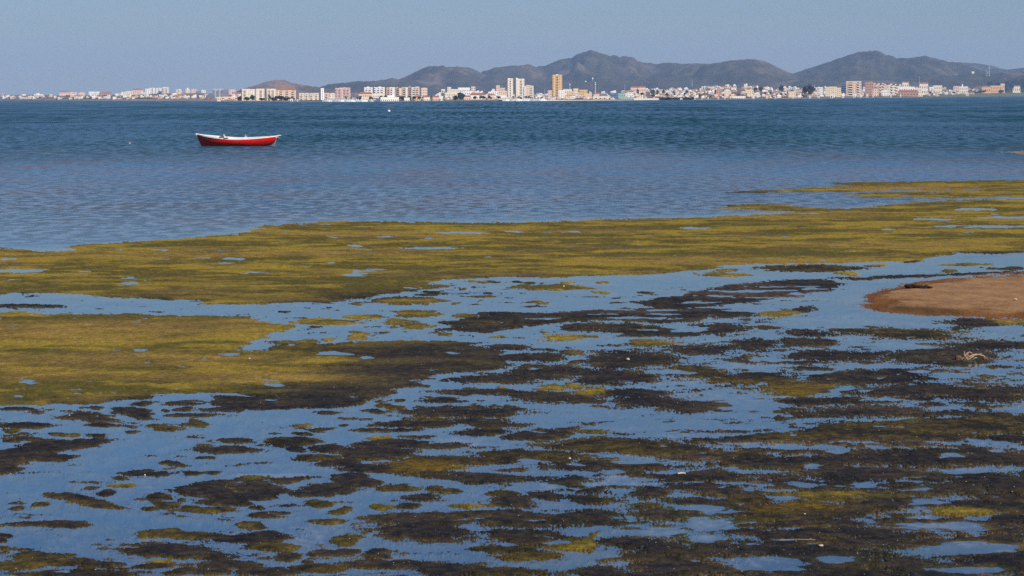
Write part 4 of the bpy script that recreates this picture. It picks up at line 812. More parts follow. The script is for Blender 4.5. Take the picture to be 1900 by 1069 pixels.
LM = [(8,'the small far-left pink house'),(45,'the lone far-left white house'),(71,'the white villa on the left shore'),(119,'the long pink row'),(140,'the narrow pink blocks'),(152,'the widest peach block at left'),(172,'the white villa by the reddish terrace'),(197,'the reddish terrace'),
  (223,'the foot of the stepped cream apartments'),(240,'the stepped cream apartments'),(258,'the sloping-roofed stepped apartments'),(275,'the small white hilltop block'),(283,'the first hilltop block'),(295,'the second hilltop block'),(307,'the third hilltop block'),(321,'the low white row'),(333,'the balconied cream block at left'),
  (349,'the narrow cream block with a mast'),(362,'the pinkish uneven-topped block'),(378,'the cream block by the glassy block'),(391,'the stepped side of the glassy block'),(405,'the tall part of the glassy block'),(419,'the violet slab'),(436,'the sloping white house'),(456,'the leftmost cream tower'),(469,'the second cream tower'),(483,'the third cream tower'),
  (503,'the fourth cream tower'),(522,'the left half of the red-roofed peach block'),(540,'the right half of the red-roofed peach block'),(560,'the left end of the cream terrace'),(574,'the middle of the cream terrace'),(588,'the right end of the cream terrace'),(598,'the slim white tower'),(606,'the peach block by the slim white tower'),(617,'the cream block by the big pink one'),
  (629,'the left pink wing'),(643,'the right pink wing'),(655,'the marina gap'),(663,'the right edge of the marina gap'),(677,'the left end of the first white block'),(686,'the first white block'),(700,'the second white block'),(709,'the right end of the second white block'),(720,'the narrow orange block'),(728,'the round-topped white block'),(737,'the dark red block'),(748,'the ochre block of the colourful row'),
  (760,'the raised red block'),(770,'the cream end of the colourful row'),(777,'the peach end of the colourful row'),(788,'the separate small peach block'),(800,'the gap left of the palms'),(811,'the pink waterside bungalow'),(823,'the tall dark palm-side tree'),(834,'the cream corner tower'),(846,'the middle of the long hillside building'),(860,'the long white upper wing'),(872,'the villa below the upper wing'),
  (879,'the peach tower house'),(889,'the stepped white villa'),(898,'the grassy bank'),(910,'the bright white building'),(920,'the right side of the bright white building'),(926,'the slim peach tower'),(935,'the pink block by the slim tower'),(944,'the shaded flank of the left twin tower'),(950,'the left twin tower'),(957,'the gap between the twin towers'),(964,'the right twin tower'),(972,'the white block joined to the twin tower'),
  (980,'the stepping peach block'),(988,'the cream block with dark balconies'),(997,'the slope-roofed marina building'),(1005,'the right end of the marina building'),(1014,'the open quay left of the ochre tower'),(1021,'the rounded pale pink house'),(1029,'the left side of the ochre tower'),(1038,'the right side of the ochre tower'),(1047,'the white house under the ochre tower'),(1057,'the shorter lamp mast'),(1068,'the yellow house by the tower'),
  (1079,'the left end of the ochre house row'),(1088,'the right end of the ochre house row'),(1097,'the round pink roof'),(1106,'the slim lamp mast'),(1120,'the grey workshop'),(1132,'the left side of the dark warehouse'),(1142,'the dark warehouse'),(1153,'the pale green warehouse'),(1164,'the right of the green warehouse'),(1176,'the long salmon house'),(1190,'the peach gabled house'),(1202,'the middle of the sea wall'),
  (1214,'the right half of the sea wall'),(1226,'the end of the sea wall'),(1238,'the left part of the shore hedge'),(1250,'the centre of the shore hedge'),(1262,'the right part of the shore hedge'),(1274,'the right end of the shore hedge'),(1284,'the thin skyline pole'),(1296,'the first kiosks past the hedge'),(1308,'the kiosks past the hedge'),(1320,'the left of the rust-red block'),(1333,'the rust-red block'),
  (1348,'the plain cream block'),(1362,'the left part of the long beach building'),(1376,'the right part of the long beach building'),(1391,'the yellow house in the dense town'),(1404,'the right of the yellow house'),(1416,'the dark ridge trees'),(1428,'the right of the ridge trees'),(1441,'the left of the yellow cube'),(1454,'the left wall of the yellow cube'),(1469,'the yellow cube'),(1482,'the right of the yellow cube'),
  (1494,'the smaller skyline tree'),(1507,'the umbrella-shaped tree'),(1520,'the slim white and pink block'),(1535,'the left end of the big yellow block'),(1550,'the right end of the big yellow block'),(1565,'the dark blue slab'),(1578,'the left of the balconied ochre block'),(1592,'the right of the balconied ochre block'),(1604,'the brick-red block'),(1616,'the right of the brick-red block'),(1630,'the arched red roof'),
  (1642,'the beige skyline row'),(1658,'the second beige row'),(1674,'the stepped gable'),(1690,'the broad white building'),(1702,'the right end of the broad red roof'),(1715,'the little rise'),(1728,'the right foot of the little rise'),(1741,'the long cream skyline villa'),(1755,'the right of the skyline villa'),(1766,'the dark bush by the pink house'),(1776,'the pink house by the reeds'),(1789,'the cream house by the reeds'),(1803,'the left part of the reeds'),
  (1818,'the bushy reeds'),(1832,'the orange shed'),(1850,'the long orange building'),(1866,'the right end of the orange building'),(1886,'the low tan house at right')]
def near(u): return min(LM, key=lambda e: abs(e[0]-u))[1]
hr = random.Random(23); plan = []
for (ua, ub, va, vb, n, where) in ZONES:
    for k in range(int(n*1.5)):
        u = ua + (ub-ua)*(((k + hr.uniform(0.1,0.9))*0.618034) % 1.0)
        vt = va + (vb-va)*(u-ua)/(ub-ua); vs_ = float(np.interp(u, SHORE_U, SHORE_V)); t = hr.random()**0.9
        top = vt + (vs_ - 6.0 - vt)*t + hr.uniform(-0.6,0.6)
        hh = hr.uniform(3.0,5.4); base = top + hh
        vback = float(np.interp(u, BACK_U, BACK_V)); f_ = np.clip((vs_ - base)/max(0.5, vs_ - vback), 0.02, 1.15)
        S = float(shore_dist(u)); lift = 0.35 if u < 440 else 0.8
        D = S + (max(5200, S*1.25) - S)*f_**(1/lift) + 30 + hr.uniform(0, 60)
        x, y, _ = at(u, hz(u), D); px = D/F; wp = hr.uniform(4.4,9.4); W = wp*px; z1 = float(height(u, top, D)); z0 = float(height(u, base + 1.2, D))
        kind = hr.choices(('flat','gable','hip','terrace','tall'), (0.36,0.14,0.12,0.30,0.08))[0]
        wall = hr.choices(('white','cream','peach','pink','ochre','rust'), (0.56,0.23,0.12,0.05,0.02,0.02))[0]
        rowname = 'low down' if t > 0.66 else ('halfway up' if t > 0.33 else 'on the skyline')
        plan.append((wp*hh, u, kind, wall, (x, y, z0), -math.atan2(x, y) + hr.uniform(-0.5,0.5), (W, W, (z1 - z0)/1.08), rowname, where))
plan.sort(key=lambda e: -e[0])
far_v, far_f, far_m = [], [], []; FM = [M_WALL[k] for k in ('white','cream','peach','pink','ochre','rust')] + [M_ROOF['tile'], M_GLASS]
for k, (ar, u, kind, wall, loc, rz, sc_, rowname, where) in enumerate(plan):
    me = house_mesh(kind, wall)
    if k < 262:
        o = link('house', me, None, loc, rz); o.scale = sc_
        tag(o, f'{wall} {KW[kind]} house {rowname} near {near(u)}', 'house', 'small houses ' + where)
    else:
        mt = Matrix.Translation(loc) @ Matrix.Rotation(rz, 4, 'Z') @ Matrix.Diagonal((*sc_, 1)); nb = len(far_v)
        far_v += [tuple(mt @ v.co) for v in me.vertices]; wi = ('white','cream','peach','pink','ochre','rust').index(wall)
        for p_ in me.polygons: far_f.append(tuple(nb+i for i in p_.vertices)); far_m.append((wi, 6, 7)[p_.material_index])
me = bpy.data.meshes.new('far_houses'); me.from_pydata(far_v, [], far_f); me.update()
for m_ in FM: me.materials.append(m_)
me.polygons.foreach_set('material_index', far_m); tag(link('far_houses', me), 'the smallest houses filling the town between the larger ones', 'houses', kind='stuff')

# ---- trees, palms, bushes
def crown_mesh(seed, flat=0.8, n=260, leaf=0.17):
    r = random.Random(seed); m = MB(); lob = [(r.uniform(-0.3,0.3), r.uniform(-0.3,0.3), r.uniform(-0.2,0.3), r.uniform(0.26,0.44)) for _ in range(6)]
    for _ in range(n):
        a, b, c, s = r.choice(lob); d = Vector((r.gauss(0,1), r.gauss(0,1), r.gauss(0,1))).normalized()*s*r.uniform(0.75,1.05)
        p = Vector((a+d.x, b+d.y, (c+d.z)*flat)); t = Vector((r.gauss(0,1), r.gauss(0,1), r.gauss(0,1))).normalized(); q = t.orthogonal().normalized()
        s1 = leaf*r.uniform(0.6,1.2); m.poly([p - t*s1, p + q*s1*0.7, p + t*s1, p - q*s1*0.7], 0)
    return m
CROWNS = [[crown_mesh(s, f).mesh('crown', [M_LEAF[i]]) for s, f in ((1,0.8),(2,1.0),(3,0.7))] for i in range(3)]
TALLC = [crown_mesh(11, 2.6, 260, 0.13).mesh('crown', [M_LEAF[2]]), crown_mesh(12, 2.2, 260, 0.13).mesh('crown', [M_LEAF[0]])]
_t = MB(); _t.tube((0,0,0),(0.02,0,0.6),0.05,0.035,6); _t.tube((0.02,0,0.55),(0.18,0.05,0.9),0.03,0.015,5); _t.tube((0.02,0,0.5),(-0.15,-0.06,0.88),0.03,0.015,5); TRUNK = _t.mesh('trunk', [M_BARK])
_p = MB(); pr = random.Random(4)
for k in range(17):
    a = 2*math.pi*k/17 + pr.uniform(-0.1,0.1); el = pr.uniform(-0.35,0.9); prev = Vector((0,0,0)); w0 = 0.06
    for s in range(4):
        t = (s+1)/4; nx = Vector((math.cos(a)*t*0.5, math.sin(a)*t*0.5, math.sin(el)*t*0.45 - 0.35*t*t)); sd = Vector((-math.sin(a), math.cos(a), 0)); w1_ = 0.06*(1-t)+0.01
        _p.poly([prev - sd*w0, prev + sd*w0, nx + sd*w1_, nx - sd*w1_], 0); prev = nx; w0 = w1_
FROND = _p.mesh('fronds', [M_LEAF[2]])
def tree(u, vtop, vbase, wpx, D, kind, label, group):
    D = max(D, float(shore_dist(u)) + 25 + 0.3*max(0, D-2500), float(shore_dist(u))*1.16 if u > 1735 and D < 6000 else 0); x, y, _ = at(u, hz(u), D); px = D/F; zt = float(height(u, vtop, D)); zb = min(float(height(u, vbase, D)), float(land_z(u, D)) + 0.3); H = zt - zb
    nm = {'palm': 'palm_tree', 'cypress': 'cypress_tree', 'bush': 'bush'}.get(kind, 'tree')
    root = tag(empty(nm, (x, y, zb), rnd.uniform(0, 6.28)), label, {'palm': 'palm tree', 'bush': 'bush'}.get(kind, 'tree'), group)
    W = wpx*px
    if kind == 'palm':
        t = link('trunk', TRUNK, root); t.scale = (H*0.5, H*0.5, H*1.35); c = link('crown', FROND, root, (0,0,H*0.82)); c.scale = (W*1.1, W*1.1, max(H*0.5, W*0.8))
    elif kind == 'cypress':
        t = link('trunk', TRUNK, root); t.scale = (W, W, H*0.5); c = link('crown', rnd.choice(TALLC), root, (0,0,H*0.5)); c.scale = (W*1.1, W*1.1, H*0.38)
    else:
        k = 2 if kind == 'dark' else (1 if kind == 'bush' else rnd.choice((0,1)))
        t = link('trunk', TRUNK, root); t.scale = (W*0.5, W*0.5, H*0.8); c = link('crown', rnd.choice(CROWNS[k]), root, (0,0,H*0.52)); c.scale = (W*0.95, W*0.95, H*0.78)
    return root
for u, vt, vb, w, D, k, lab in (
    (485,181.5,188,10,2480,'dark','round dark tree at the foot of the third cream tower'),(500,175.5,188,5,2500,'cypress','tall dark cypress in the gap between the cream towers'),
    (458,179,188,10,2500,'dark','dark tree before the leftmost cream tower'),(468,175,188,9,2520,'dark','added dark tree shape for the shadow between the first and third cream towers'),  # second tree here is added as the shadow between the towers
    (508,180,188,13,2450,'dark','left end of the dark clump before the peach block, a broad tree'),(519,177,188,17,2460,'dark','largest broad tree of the dark clump before the peach block'),(530,180,188,13,2450,'dark','right-hand broad tree of the dark clump before the peach block'),
    (541,179.5,187,9,2550,'dark','square dark tree by the small white gatehouse on the quay'),(444,178,187,9,2700,'dark','dark tree left of the cream towers by the sloping white roof'),
    (823,169.5,188,8,2500,'cypress','tallest dark tree by the palms on the white hillside'),(846,176,188,8,2450,'dark','dark bushy tree among the waterside palms'),(856,170,187,13,2600,'dark','big dark tree at the right end of the palms'),
    (833,178,188,7,2430,'palm','first waterside palm below the long hillside building'),(841,177,188,7,2440,'palm','second waterside palm, taller, below the long hillside building'),(801,177,188,7,2450,'palm','palm left of the pink waterside bungalow'),
    (784,178.5,188,6,2440,'palm','palm between the gabled peach house and the white house'),(812,178,188,7,2420,'palm','palm against the pink waterside bungalow'),(790,176.5,186,11,2600,'dark','dark tree below the small peach block'),
    (1504,155.5,164,18,3400,'dark','wide dark umbrella-shaped tree on the skyline over the yellow cube'),(1494,158,166,9,3450,'dark','smaller dark tree left of the umbrella-shaped tree'),
    (1768,169.5,173.5,7,3000,'dark','round dark bush beside the pink house near the reeds'),(1818,167,173,9,5200,'bush','bushy tree in the reeds left of the long orange building'),(1806,168,173,7,5200,'bush','lower bushy tree in the reeds left of the orange shed'),
    (1858,165.5,175,8,5250,'bush','tall bush in the reeds below the long orange building'),(1840,149.5,157,14,6300,'dark','dark grove tree on the rise behind the long orange building'),(1851,151,157,12,6300,'dark','rounder dark grove tree right behind the orange building'),
    (1872,148,158,15,6500,'dark','dark blue-green tree at the left end of the grove at the right edge'),(1884,146,158,17,6500,'dark','middle tree of the dark grove at the right edge'),(1896,144.5,158,17,6500,'dark','last tree of the dark grove at the right edge'),
    (1897,152,163,3,5600,'cypress','thin cypress at the right edge beside the tan house'),(1411,160,166,9,4200,'dark','dark tree on the ridge right of the dense skyline houses'),(1402,161,166,7,4200,'dark','smaller dark tree on the ridge behind the dense houses'),(1450,157.5,163,8,4300,'dark','dark skyline tree left of the umbrella-shaped tree')):
    tree(u, vt, vb, w, D, k, lab, None)
tr_ = random.Random(5)
for (ua, ub, va, vb, n, lab) in ((740,800,176.5,182,14,'dark tree in the belt below the colourful row'),(640,720,176.5,181,10,'dark tree behind the marina under the white blocks'),
    (1480,1560,174,181,16,'small dark waterfront tree near the yellow cube'),(1560,1665,173,180,22,'small dark waterfront tree below the balconied ochre block'),(1290,1345,174,182,12,'small dark tree between houses left of the rust-red block'),(1345,1475,170,180,18,'small dark tree between houses round the yellow house'),
    (1710,1765,164,174,14,'dark garden tree at the thinning right end of the town'),(1765,1830,166,173,8,'low dark shrub behind the reeds'),(905,1010,176,184,14,'small dark tree round the marina'),(880,905,176,181,5,'garden tree by the low white bungalows'),(1180,1285,164,178,12,'dark garden tree among the houses over the shoreline hedge'),(20,440,176,180,22,'dark garden shrub on the low left shore'),(1860,1900,160,165,6,'dark shrub beside the tan house at the right edge')):
    for k in range(n):
        u = tr_.uniform(ua, ub); vt = tr_.uniform(va, vb - 2.2); f_ = (186 - vt)/26.0; D = min(float(shore_dist(u)) + 40 + 1500*max(0, f_)**1.2, 6300)
        tree(u, vt, vt + tr_.uniform(3.2, 5.5) , tr_.uniform(3.5, 6.5), D, tr_.choice(('dark','dark','bush','tree')), ('small dark tree near ' if 'tree' in lab else 'dark shrub near ') + near(u), 'trees and shrubs: ' + lab)

hv, hf = [], []; hg = random.Random(77)
for k in range(46):
    u = hg.uniform(1224, 1286); D = float(shore_dist(u)) + hg.uniform(4, 40); x, y, _ = at(u, hz(u), D); me = hg.choice(CROWNS[hg.choice((0,2,0))]); q = hg.uniform(1.5,2.6)
    mt = Matrix.Translation((x, y, 0.8)) @ Matrix.Rotation(hg.uniform(0,6.28), 4, 'Z') @ Matrix.Diagonal((q*1.3, q*1.3, q, 1)); nb = len(hv)
    hv += [tuple(mt @ v.co) for v in me.vertices]; hf += [tuple(nb+i for i in p_.vertices) for p_ in me.polygons]
me = bpy.data.meshes.new('shore_bushes'); me.from_pydata(hv, [], hf); me.update(); me.materials.append(M_LEAF[0])
tag(link('shore_bushes', me), 'dark green belt of bushes along the water under the dense town', 'bushes', kind='stuff')

# ---- masts, marina boats, kiosks
def mast(name, u, v0, v1, D, heads, label, r=0.22, cat='mast', m=None):
    x, y, _ = at(u, hz(u), D); zb = float(height(u, v0, D)) - 1.0; zt = float(height(u, v1, D)); root = tag(empty(name, (x, y, zb)), label, cat)
    p_ = MB(); p_.tube((0,0,0), (0,0,zt-zb), r*1.3, r*0.7, 8); p_.build('pole', m or M_METAL, root)
    for dz, w, h_ in heads:
        q = MB(); q.tube((0,0,zt-zb-dz-h_), (0,0,zt-zb-dz), w, w*0.55, 10); q.build('head', M_WALL['white'], root)
    return root
mast('lamp_mast', 1104.6, 171, 152.6, 2700, ((0,0.42,0.8),(1.6,0.5,0.9)), 'slim lamp mast with two white heads over the pink pavilion')
mast('lamp_mast', 1057.3, 168, 155.4, 3300, ((0,0.5,1.8),), 'shorter mast with one white head right of the ochre tower')
mast('water_mast', 1099.6, 150, 144.0, 8600, ((0,2.2,5.0),), 'white tank-shaped mast standing on the hillside above the lamp mast', 0.5, 'tank')
mast('water_mast', 1086.6, 156, 150.4, 8600, ((0,3.0,2.6),), 'smaller white structure lower on the hillside', 0.5, 'tank')
mast('antenna', 1835.3, 142, 122.6, 8300, ((0,0.6,3),), 'tall lattice-thin antenna on the hillside at right', 0.55, 'antenna')
mast('antenna', 1831.0, 142, 131.0, 8300, ((0,0.5,2),), 'shorter antenna beside the tall hillside antenna', 0.5, 'antenna')
mast('antenna', 1159.5, 168, 156.0, 3600, ((0,0.12,0.4),), 'thin pole above the green harbour warehouse', 0.12, 'antenna')
mast('antenna', 1284.2, 160, 149.0, 4200, ((0,0.2,0.6),), 'thin pole on the skyline left of the dense ridge houses', 0.16, 'antenna')
mast('antenna', 1706.2, 158, 141.5, 4200, ((0,0.15,0.5),), 'thin pole over the cream villa on the little rise', 0.14, 'antenna')
x, y, z = at(1805.5, 134.6, 8450); bx_ = MB(); bx_.box(-3.5,3.5,0,6,-3,1.5); bx_.gable(-3.5,3.5,0,6,1.51,3.0,0,0,0.3); tag(bx_.build('hill_house', [M_WALL['cream'], M_ROOF['tile']], None, (x, y, z)), 'tiny white house alone on the hillside at right', 'house')

M_HULL = paint('yacht_white', (0.80,0.80,0.78), 0.35, 0.04, 1.0, 0.4)
def yacht(u, D, L, mh, label, group, cabin=True, sail=True):
    x, y, _ = at(u, hz(u), D); root = tag(empty('sailboat' if sail else 'motorboat', (x, y, 0.0), rnd.uniform(-0.5,0.5)), label, 'boat', group)
    h_ = MB(); n = 9; prev = None
    for k in range(n):
        t = k/(n-1); b = L*0.15*math.sin(math.pi*min(1, 0.12+t*0.78))**0.7; xx = -L/2 + L*t; zs = 0.9 + 0.35*(1-t)
        ring = [(xx,-b,zs),(xx,-b*0.75,-0.2),(xx,0,-0.5),(xx,b*0.75,-0.2),(xx,b,zs)]
        if prev:
            for i in range(4): h_.poly([prev[i], ring[i], ring[i+1], prev[i+1]], 0)
            h_.poly([prev[0], prev[4], ring[4], ring[0]], 0)
        else: h_.poly(ring, 0)
        prev = ring
    h_.poly(list(reversed(prev)), 0); h_.build('hull', M_HULL, root)
    if cabin: c = MB(); c.box(-L*0.2, L*0.12, -L*0.09, L*0.09, 0.9, 1.9); c.box(-L*0.16, L*0.08, -L*0.092, -L*0.09, 1.3, 1.65, 1); c.build('cabin', [M_HULL, M_GLASS], root)
    if sail: p_ = MB(); p_.tube((0,0,0.9),(0,0,mh),0.09,0.06,6); p_.build('mast', M_METAL, root); q = MB(); q.tube((0,0,2.4),(L*0.36,0,2.3),0.13,0.10,6); q.build('boom', M_WALL['navy'], root)
    return root
yr = random.Random(9)
for k, (ua, ub, n, lab) in enumerate(((600,668,13,'white sailboat with bare mast moored below the big pink block'),(936,1012,17,'sailboat with bare mast in the marina below the twin towers'))):
    for i in range(n):
        u = ua + (ub-ua)*(i+yr.uniform(0.2,0.8))/n; D = float(shore_dist(u)) - yr.uniform(5, 45)
        yacht(u, D, yr.uniform(2.6,4.6) if k else yr.uniform(3.4,5.2), yr.uniform(4.5,8.5) if k else yr.uniform(4,7.5), 'white sailboat with bare mast moored below ' + near(u), ('sailboats below the big pink block','sailboats in the marina below the twin towers')[k], True, True)
for u, w, lab in ((623,5.0,'white motorboat at the left end of the quay below the big pink block'),(637,4.6,'white motorboat below the right wing of the big pink block'),(655,3.6,'lone white motorboat in the gap right of the big pink block'),(676,4.8,'white motorboat left of the dark blue shed'),(688,3.8,'small white motorboat beside the dark blue shed')):
    yacht(u, float(shore_dist(u)) - 25, w, 3, lab, 'motorboats along the marina quay', True, False)
kr = random.Random(12)
for u, w, h_ in ((541,4.6,5.2),(552,2.4,4.0),(1264,4.0,3.0),(1289,2.2,6.2),(1302,2.2,5.4),(1314,2.0,4.6),(1333,2.6,4.2),(1345,2.0,5.6),(1398,2.6,4.6),(1423,2.4,6.4),(1439,2.4,4.4),(1472,2.6,4.8),(1503,3.2,4.0),(1519,3.4,4.2),(1543,5.0,7.6),(1564,3.6,6.0),(1585,3.2,7.0),(1597,2.8,5.6),(1609,3.2,6.6),(1620,1.6,4.4),(1653,2.6,5.0),(1671,2.2,5.6)):
    D = float(shore_dist(u)) + 6; x, y, _ = at(u, hz(u), D); px = D/F; W = w*px; H = h_*px
    root = tag(empty('beach_kiosk', (x, y, 0.0), kr.uniform(-0.2,0.2)), f'white {"tall" if h_ > 5.5 else "low"} beach kiosk at the water below {near(u)}', 'kiosk', 'white kiosks along the waterfront')
    b_ = MB(); b_.box(-W/2, W/2, 0, W, -0.6, H); b_.build('wall', M_WALL['white'], root); r_ = MB(); r_.box(-W/2-0.1, W/2+0.1, -0.15, W+0.1, H+0.004, H+0.18, 0, True); r_.build('roof', M_ROOF['flat'], root); d_ = MB(); d_.box(-W*0.2, W*0.2, -0.03, -0.002, 0.1, H*0.6); d_.build('door', M_GLASS, root)
# sea wall, quay
def wall_along(name, ua, ub, vtop, off, mat, label, cat):
    us = np.linspace(ua, ub, max(3, int((ub-ua)/6))); w = MB()
    for a, b in zip(us[:-1], us[1:]):
        q = []
        for u in (a, b):
            D = float(shore_dist(u)) + off; x, y, _ = at(u, hz(u), D); zt = float(height(u, vtop, D)); q.append((x, y, zt)); 
        (x0,y0,z0_),(x1,y1,z1_) = q
        w.poly([(x0,y0,-0.5),(x1,y1,-0.5),(x1,y1,z1_),(x0,y0,z0_)]); w.poly([(x0,y0,z0_),(x1,y1,z1_),(x1*1.003,y1+8,z1_),(x0*1.003,y0+8,z0_)])
    return tag(w.build(name, mat), label, cat)
wall_along('sea_wall', 1176, 1222.5, 182.4, -6, M_WALL['cream'], 'long pale sea wall at the water below the dense town', 'wall')
wall_along('quay_wall', 925, 1176, 185.4, -4, M_ROOF['flat'], 'low grey-pink quay wall along the marina', 'wall')

# ================================================================== RED ROWING BOAT, BUOYS, THINGS ON THE FLATS
M_RED = paint('red_paint', (0.82,0.014,0.010), 0.42, 0.10, 2.2, 0.35, dirt=(0.62,0.03,0.02)); M_WHITE = paint('boat_white', (0.80,0.77,0.71), 0.5, 0.06, 3.0, 0.3)
M_BROWN = paint('dark_wood', (0.13,0.075,0.04), 0.7, 0.25, 6.0, 0.2); M_ORANGE = paint('orange_plastic', (0.62,0.17,0.05), 0.5, 0.1, 3.0, 0.3); M_ROPE = paint('pale_rope', (0.62,0.60,0.55), 0.9, 0.15, 20.0, 0.1)
M_LETTER = paint('yellow_lettering', (0.55,0.44,0.10), 0.6, 0.1, 4.0, 0.2)
BD = float(EYE*F/(270.5 - hz(440))); bxx, byy, _ = at(441, hz(441), BD)
L = 160.0*BD/F/math.cos(0.20)
boat = tag(empty('rowing_boat', (bxx, byy, 0.0), 0.0), 'red wooden rowing boat with white gunwale and deck moored on the blue water', 'boat')
boat.rotation_euler = (math.radians(2.8), math.radians(0.0), -0.20)     # leans towards us; bow at left, turned a little away
def half(t): return 0.80*max(0.0, 1 - abs(2*t - 1.06)**2.5)**0.72 if t < 0.97 else 0.80*max(0.0, 1 - abs(2*0.97 - 1.06)**2.5)**0.72
def sheer(t): return 0.46 + 0.28*max(0, (0.52 - t)/0.52)**1.7 + 0.18*max(0, (t - 0.52)/0.48)**1.7
def keel(t): return -0.20 + 0.30*max(0, (t - 0.70)/0.30)**1.6
def stn(t, k, inset=0.0):
    """a point of the hull: t bow to stern, k 0 keel .. 1 gunwale"""
    zs = sheer(t); zk = keel(t); z = zk + (zs - zk)*k; b = max(0.012, half(t) - inset)
    y = b*(0.10 + 0.90*math.sin(min(1.0, k*1.08)*math.pi/2)**0.75)
    rake0 = 0.36*(1 - np.clip(z/0.78, -0.3, 1)); rake1 = 0.62*(1 - np.clip(z/0.70, -0.3, 1))
    return (-L/2 + rake0*(1-t)**2 + inset*(1-t) + (L - 0.0)*t - rake1*t**3 - inset*t, y, z)
TS = [0, 0.02, 0.05, 0.1, 0.16, 0.24, 0.33, 0.43, 0.53, 0.63, 0.72, 0.80, 0.87, 0.93, 0.97, 1.0]; KS = [0, 0.12, 0.28, 0.45, 0.62, 0.78, 0.9, 1.0]
def loft(ts, ks, inset, flip=False):
    m = MB(); idx = {}
    for i, t in enumerate(ts):
        for s in (-1, 1):
            for j, k in enumerate(ks):
                x, y, z = stn(t, k, inset); idx[(i,s,j)] = len(m.v); m.v.append((x, s*y, z))
    for i in range(len(ts)-1):
        for s in (-1, 1):
            for j in range(len(ks)-1):
                q = (idx[(i,s,j)], idx[(i+1,s,j)], idx[(i+1,s,j+1)], idx[(i,s,j+1)]); q = q if (s == -1) ^ flip else q[::-1]; m.f.append(q); m.m.append(0)
        q = (idx[(i,-1,0)], idx[(i,1,0)], idx[(i+1,1,0)], idx[(i+1,-1,0)]); m.f.append(q if not flip else q[::-1]); m.m.append(0)
    return m, idx
hm, hi = loft(TS, KS, 0.0); n = len(TS)-1
for j in range(len(KS)-1): hm.f.append((hi[(n,-1,j)], hi[(n,1,j)], hi[(n,1,j+1)], hi[(n,-1,j+1)])); hm.m.append(0)
ho = hm.build('hull', M_RED, boat)
for p_ in ho.data.polygons: p_.use_smooth = True
im, ii = loft(TS[1:-1], KS[2:], 0.05, True); io = im.build('inner_lining', M_WHITE, boat)
for s in (-1, 1):
    g = MB()
    for a, b in zip(TS[:-1], TS[1:]):
        A = Vector(stn(a, 1.0)); B = Vector(stn(b, 1.0)); A.y *= s; B.y *= s
        o_ = Vector((0, s*0.03, 0)); i_ = Vector((0, -s*0.055, 0)); u_ = Vector((0,0,0.025)); d_ = Vector((0,0,-0.035))
        for q in ([A+o_+d_, B+o_+d_, B+o_+u_, A+o_+u_], [A+o_+u_, B+o_+u_, B+i_+u_, A+i_+u_], [A+i_+u_, B+i_+u_, B+i_+d_, A+i_+d_]): g.poly(q if s < 0 else q[::-1])
    g.build('gunwale', M_WHITE, boat)
fd = MB(); ft = [0.0, 0.05, 0.1, 0.16, 0.24]
for a, b in zip(ft[:-1], ft[1:]):
    A = Vector(stn(a,1.0)); B = Vector(stn(b,1.0)); ca = Vector((A.x, 0, A.z + 0.055)); cb = Vector((B.x, 0, B.z + 0.055))
    for s in (-1, 1):
        q = [Vector((A.x, s*(A.y-0.03), A.z+0.005)), Vector((B.x, s*(B.y-0.03), B.z+0.005)), cb, ca]; fd.poly(q if s < 0 else q[::-1])
B = Vector(stn(0.24,1.0)); fd.poly([(B.x,-B.y+0.03,B.z+0.005),(B.x,-B.y+0.05,B.z-0.24),(B.x,B.y-0.05,B.z-0.24),(B.x,B.y-0.03,B.z+0.005),(B.x,0,B.z+0.055)]); fd.build('foredeck', M_WHITE, boat)
for t in (0.36, 0.56, 0.78):
    A = Vector(stn(t, 0.80, 0.05)); th = MB(); th.box(A.x-0.13, A.x+0.13, -A.y, A.y, A.z-0.03, A.z+0.01, 0, True); th.build('thwart', M_WHITE, boat)
A = Vector(stn(0.98, 1.0)); tb = MB(); tb.box(A.x-0.05, A.x+0.03, -A.y-0.01, A.y+0.01, A.z-0.10, A.z+0.035, 0, True); tb.build('transom_cap', M_WHITE, boat)
for t, s in ((0.40,-1), (0.40,1)):
    A = Vector(stn(t,1.0)); k = MB(); k.box(A.x-0.15, A.x+0.12, s*A.y-0.05, s*A.y+0.05, A.z+0.031, A.z+0.075, 0, True); k.tube((A.x, s*A.y, A.z+0.07),(A.x, s*A.y, A.z+0.15),0.014,0.012,6); k.build('oarlock', M_BROWN, boat)
k = MB(); A = Vector(stn(0.30,1.0)); k.box(A.x-0.14, A.x+0.14, -0.16, 0.20, A.z-0.02, A.z+0.07, 0, True); k.build('bundle', M_BROWN, boat)
k = MB(); k.tube((A.x+0.12, 0.10, A.z-0.1),(A.x+0.12,0.10,A.z+0.13),0.045,0.04,8); k.box(A.x+0.06, A.x+0.18, 0.04, 0.16, A.z+0.13, A.z+0.16, 0, True); k.build('bollard', M_WHITE, boat)
k = MB(); A = Vector(stn(0.55,1.0)); k.tube((A.x, A.y, A.z),(A.x, A.y, A.z+0.20),0.015,0.012,6); k.box(A.x-0.08,A.x+0.08,A.y-0.04,A.y+0.04,A.z+0.031,A.z+0.06); k.build('rowlock_pin', M_WHITE, boat)
k = MB(); A = Vector(stn(0.88,1.0)); k.tube((A.x-0.08,0.2,A.z-0.1),(A.x+0.08,0.25,A.z+0.03),0.09,0.08,10); k.build('orange_float', M_ORANGE, boat)
lt = MB(); lr = random.Random(2)
for i in range(7):
    t = 0.075 + 0.011*i
    for kk in ((0.80,0.92),):
        a = Vector(stn(t, kk[0])); b = Vector(stn(t, kk[1])); c = Vector(stn(t+0.0065, kk[1])); d = Vector(stn(t+0.0065, kk[0]))
        pts = [Vector((v.x, -v.y-0.006, v.z)) for v in (a, d, c, b)]
        if i in (2, 4): pts[2] = (pts[2]+pts[1])/2; pts[3] = (pts[3]+pts[0])/2
        lt.poly(pts)
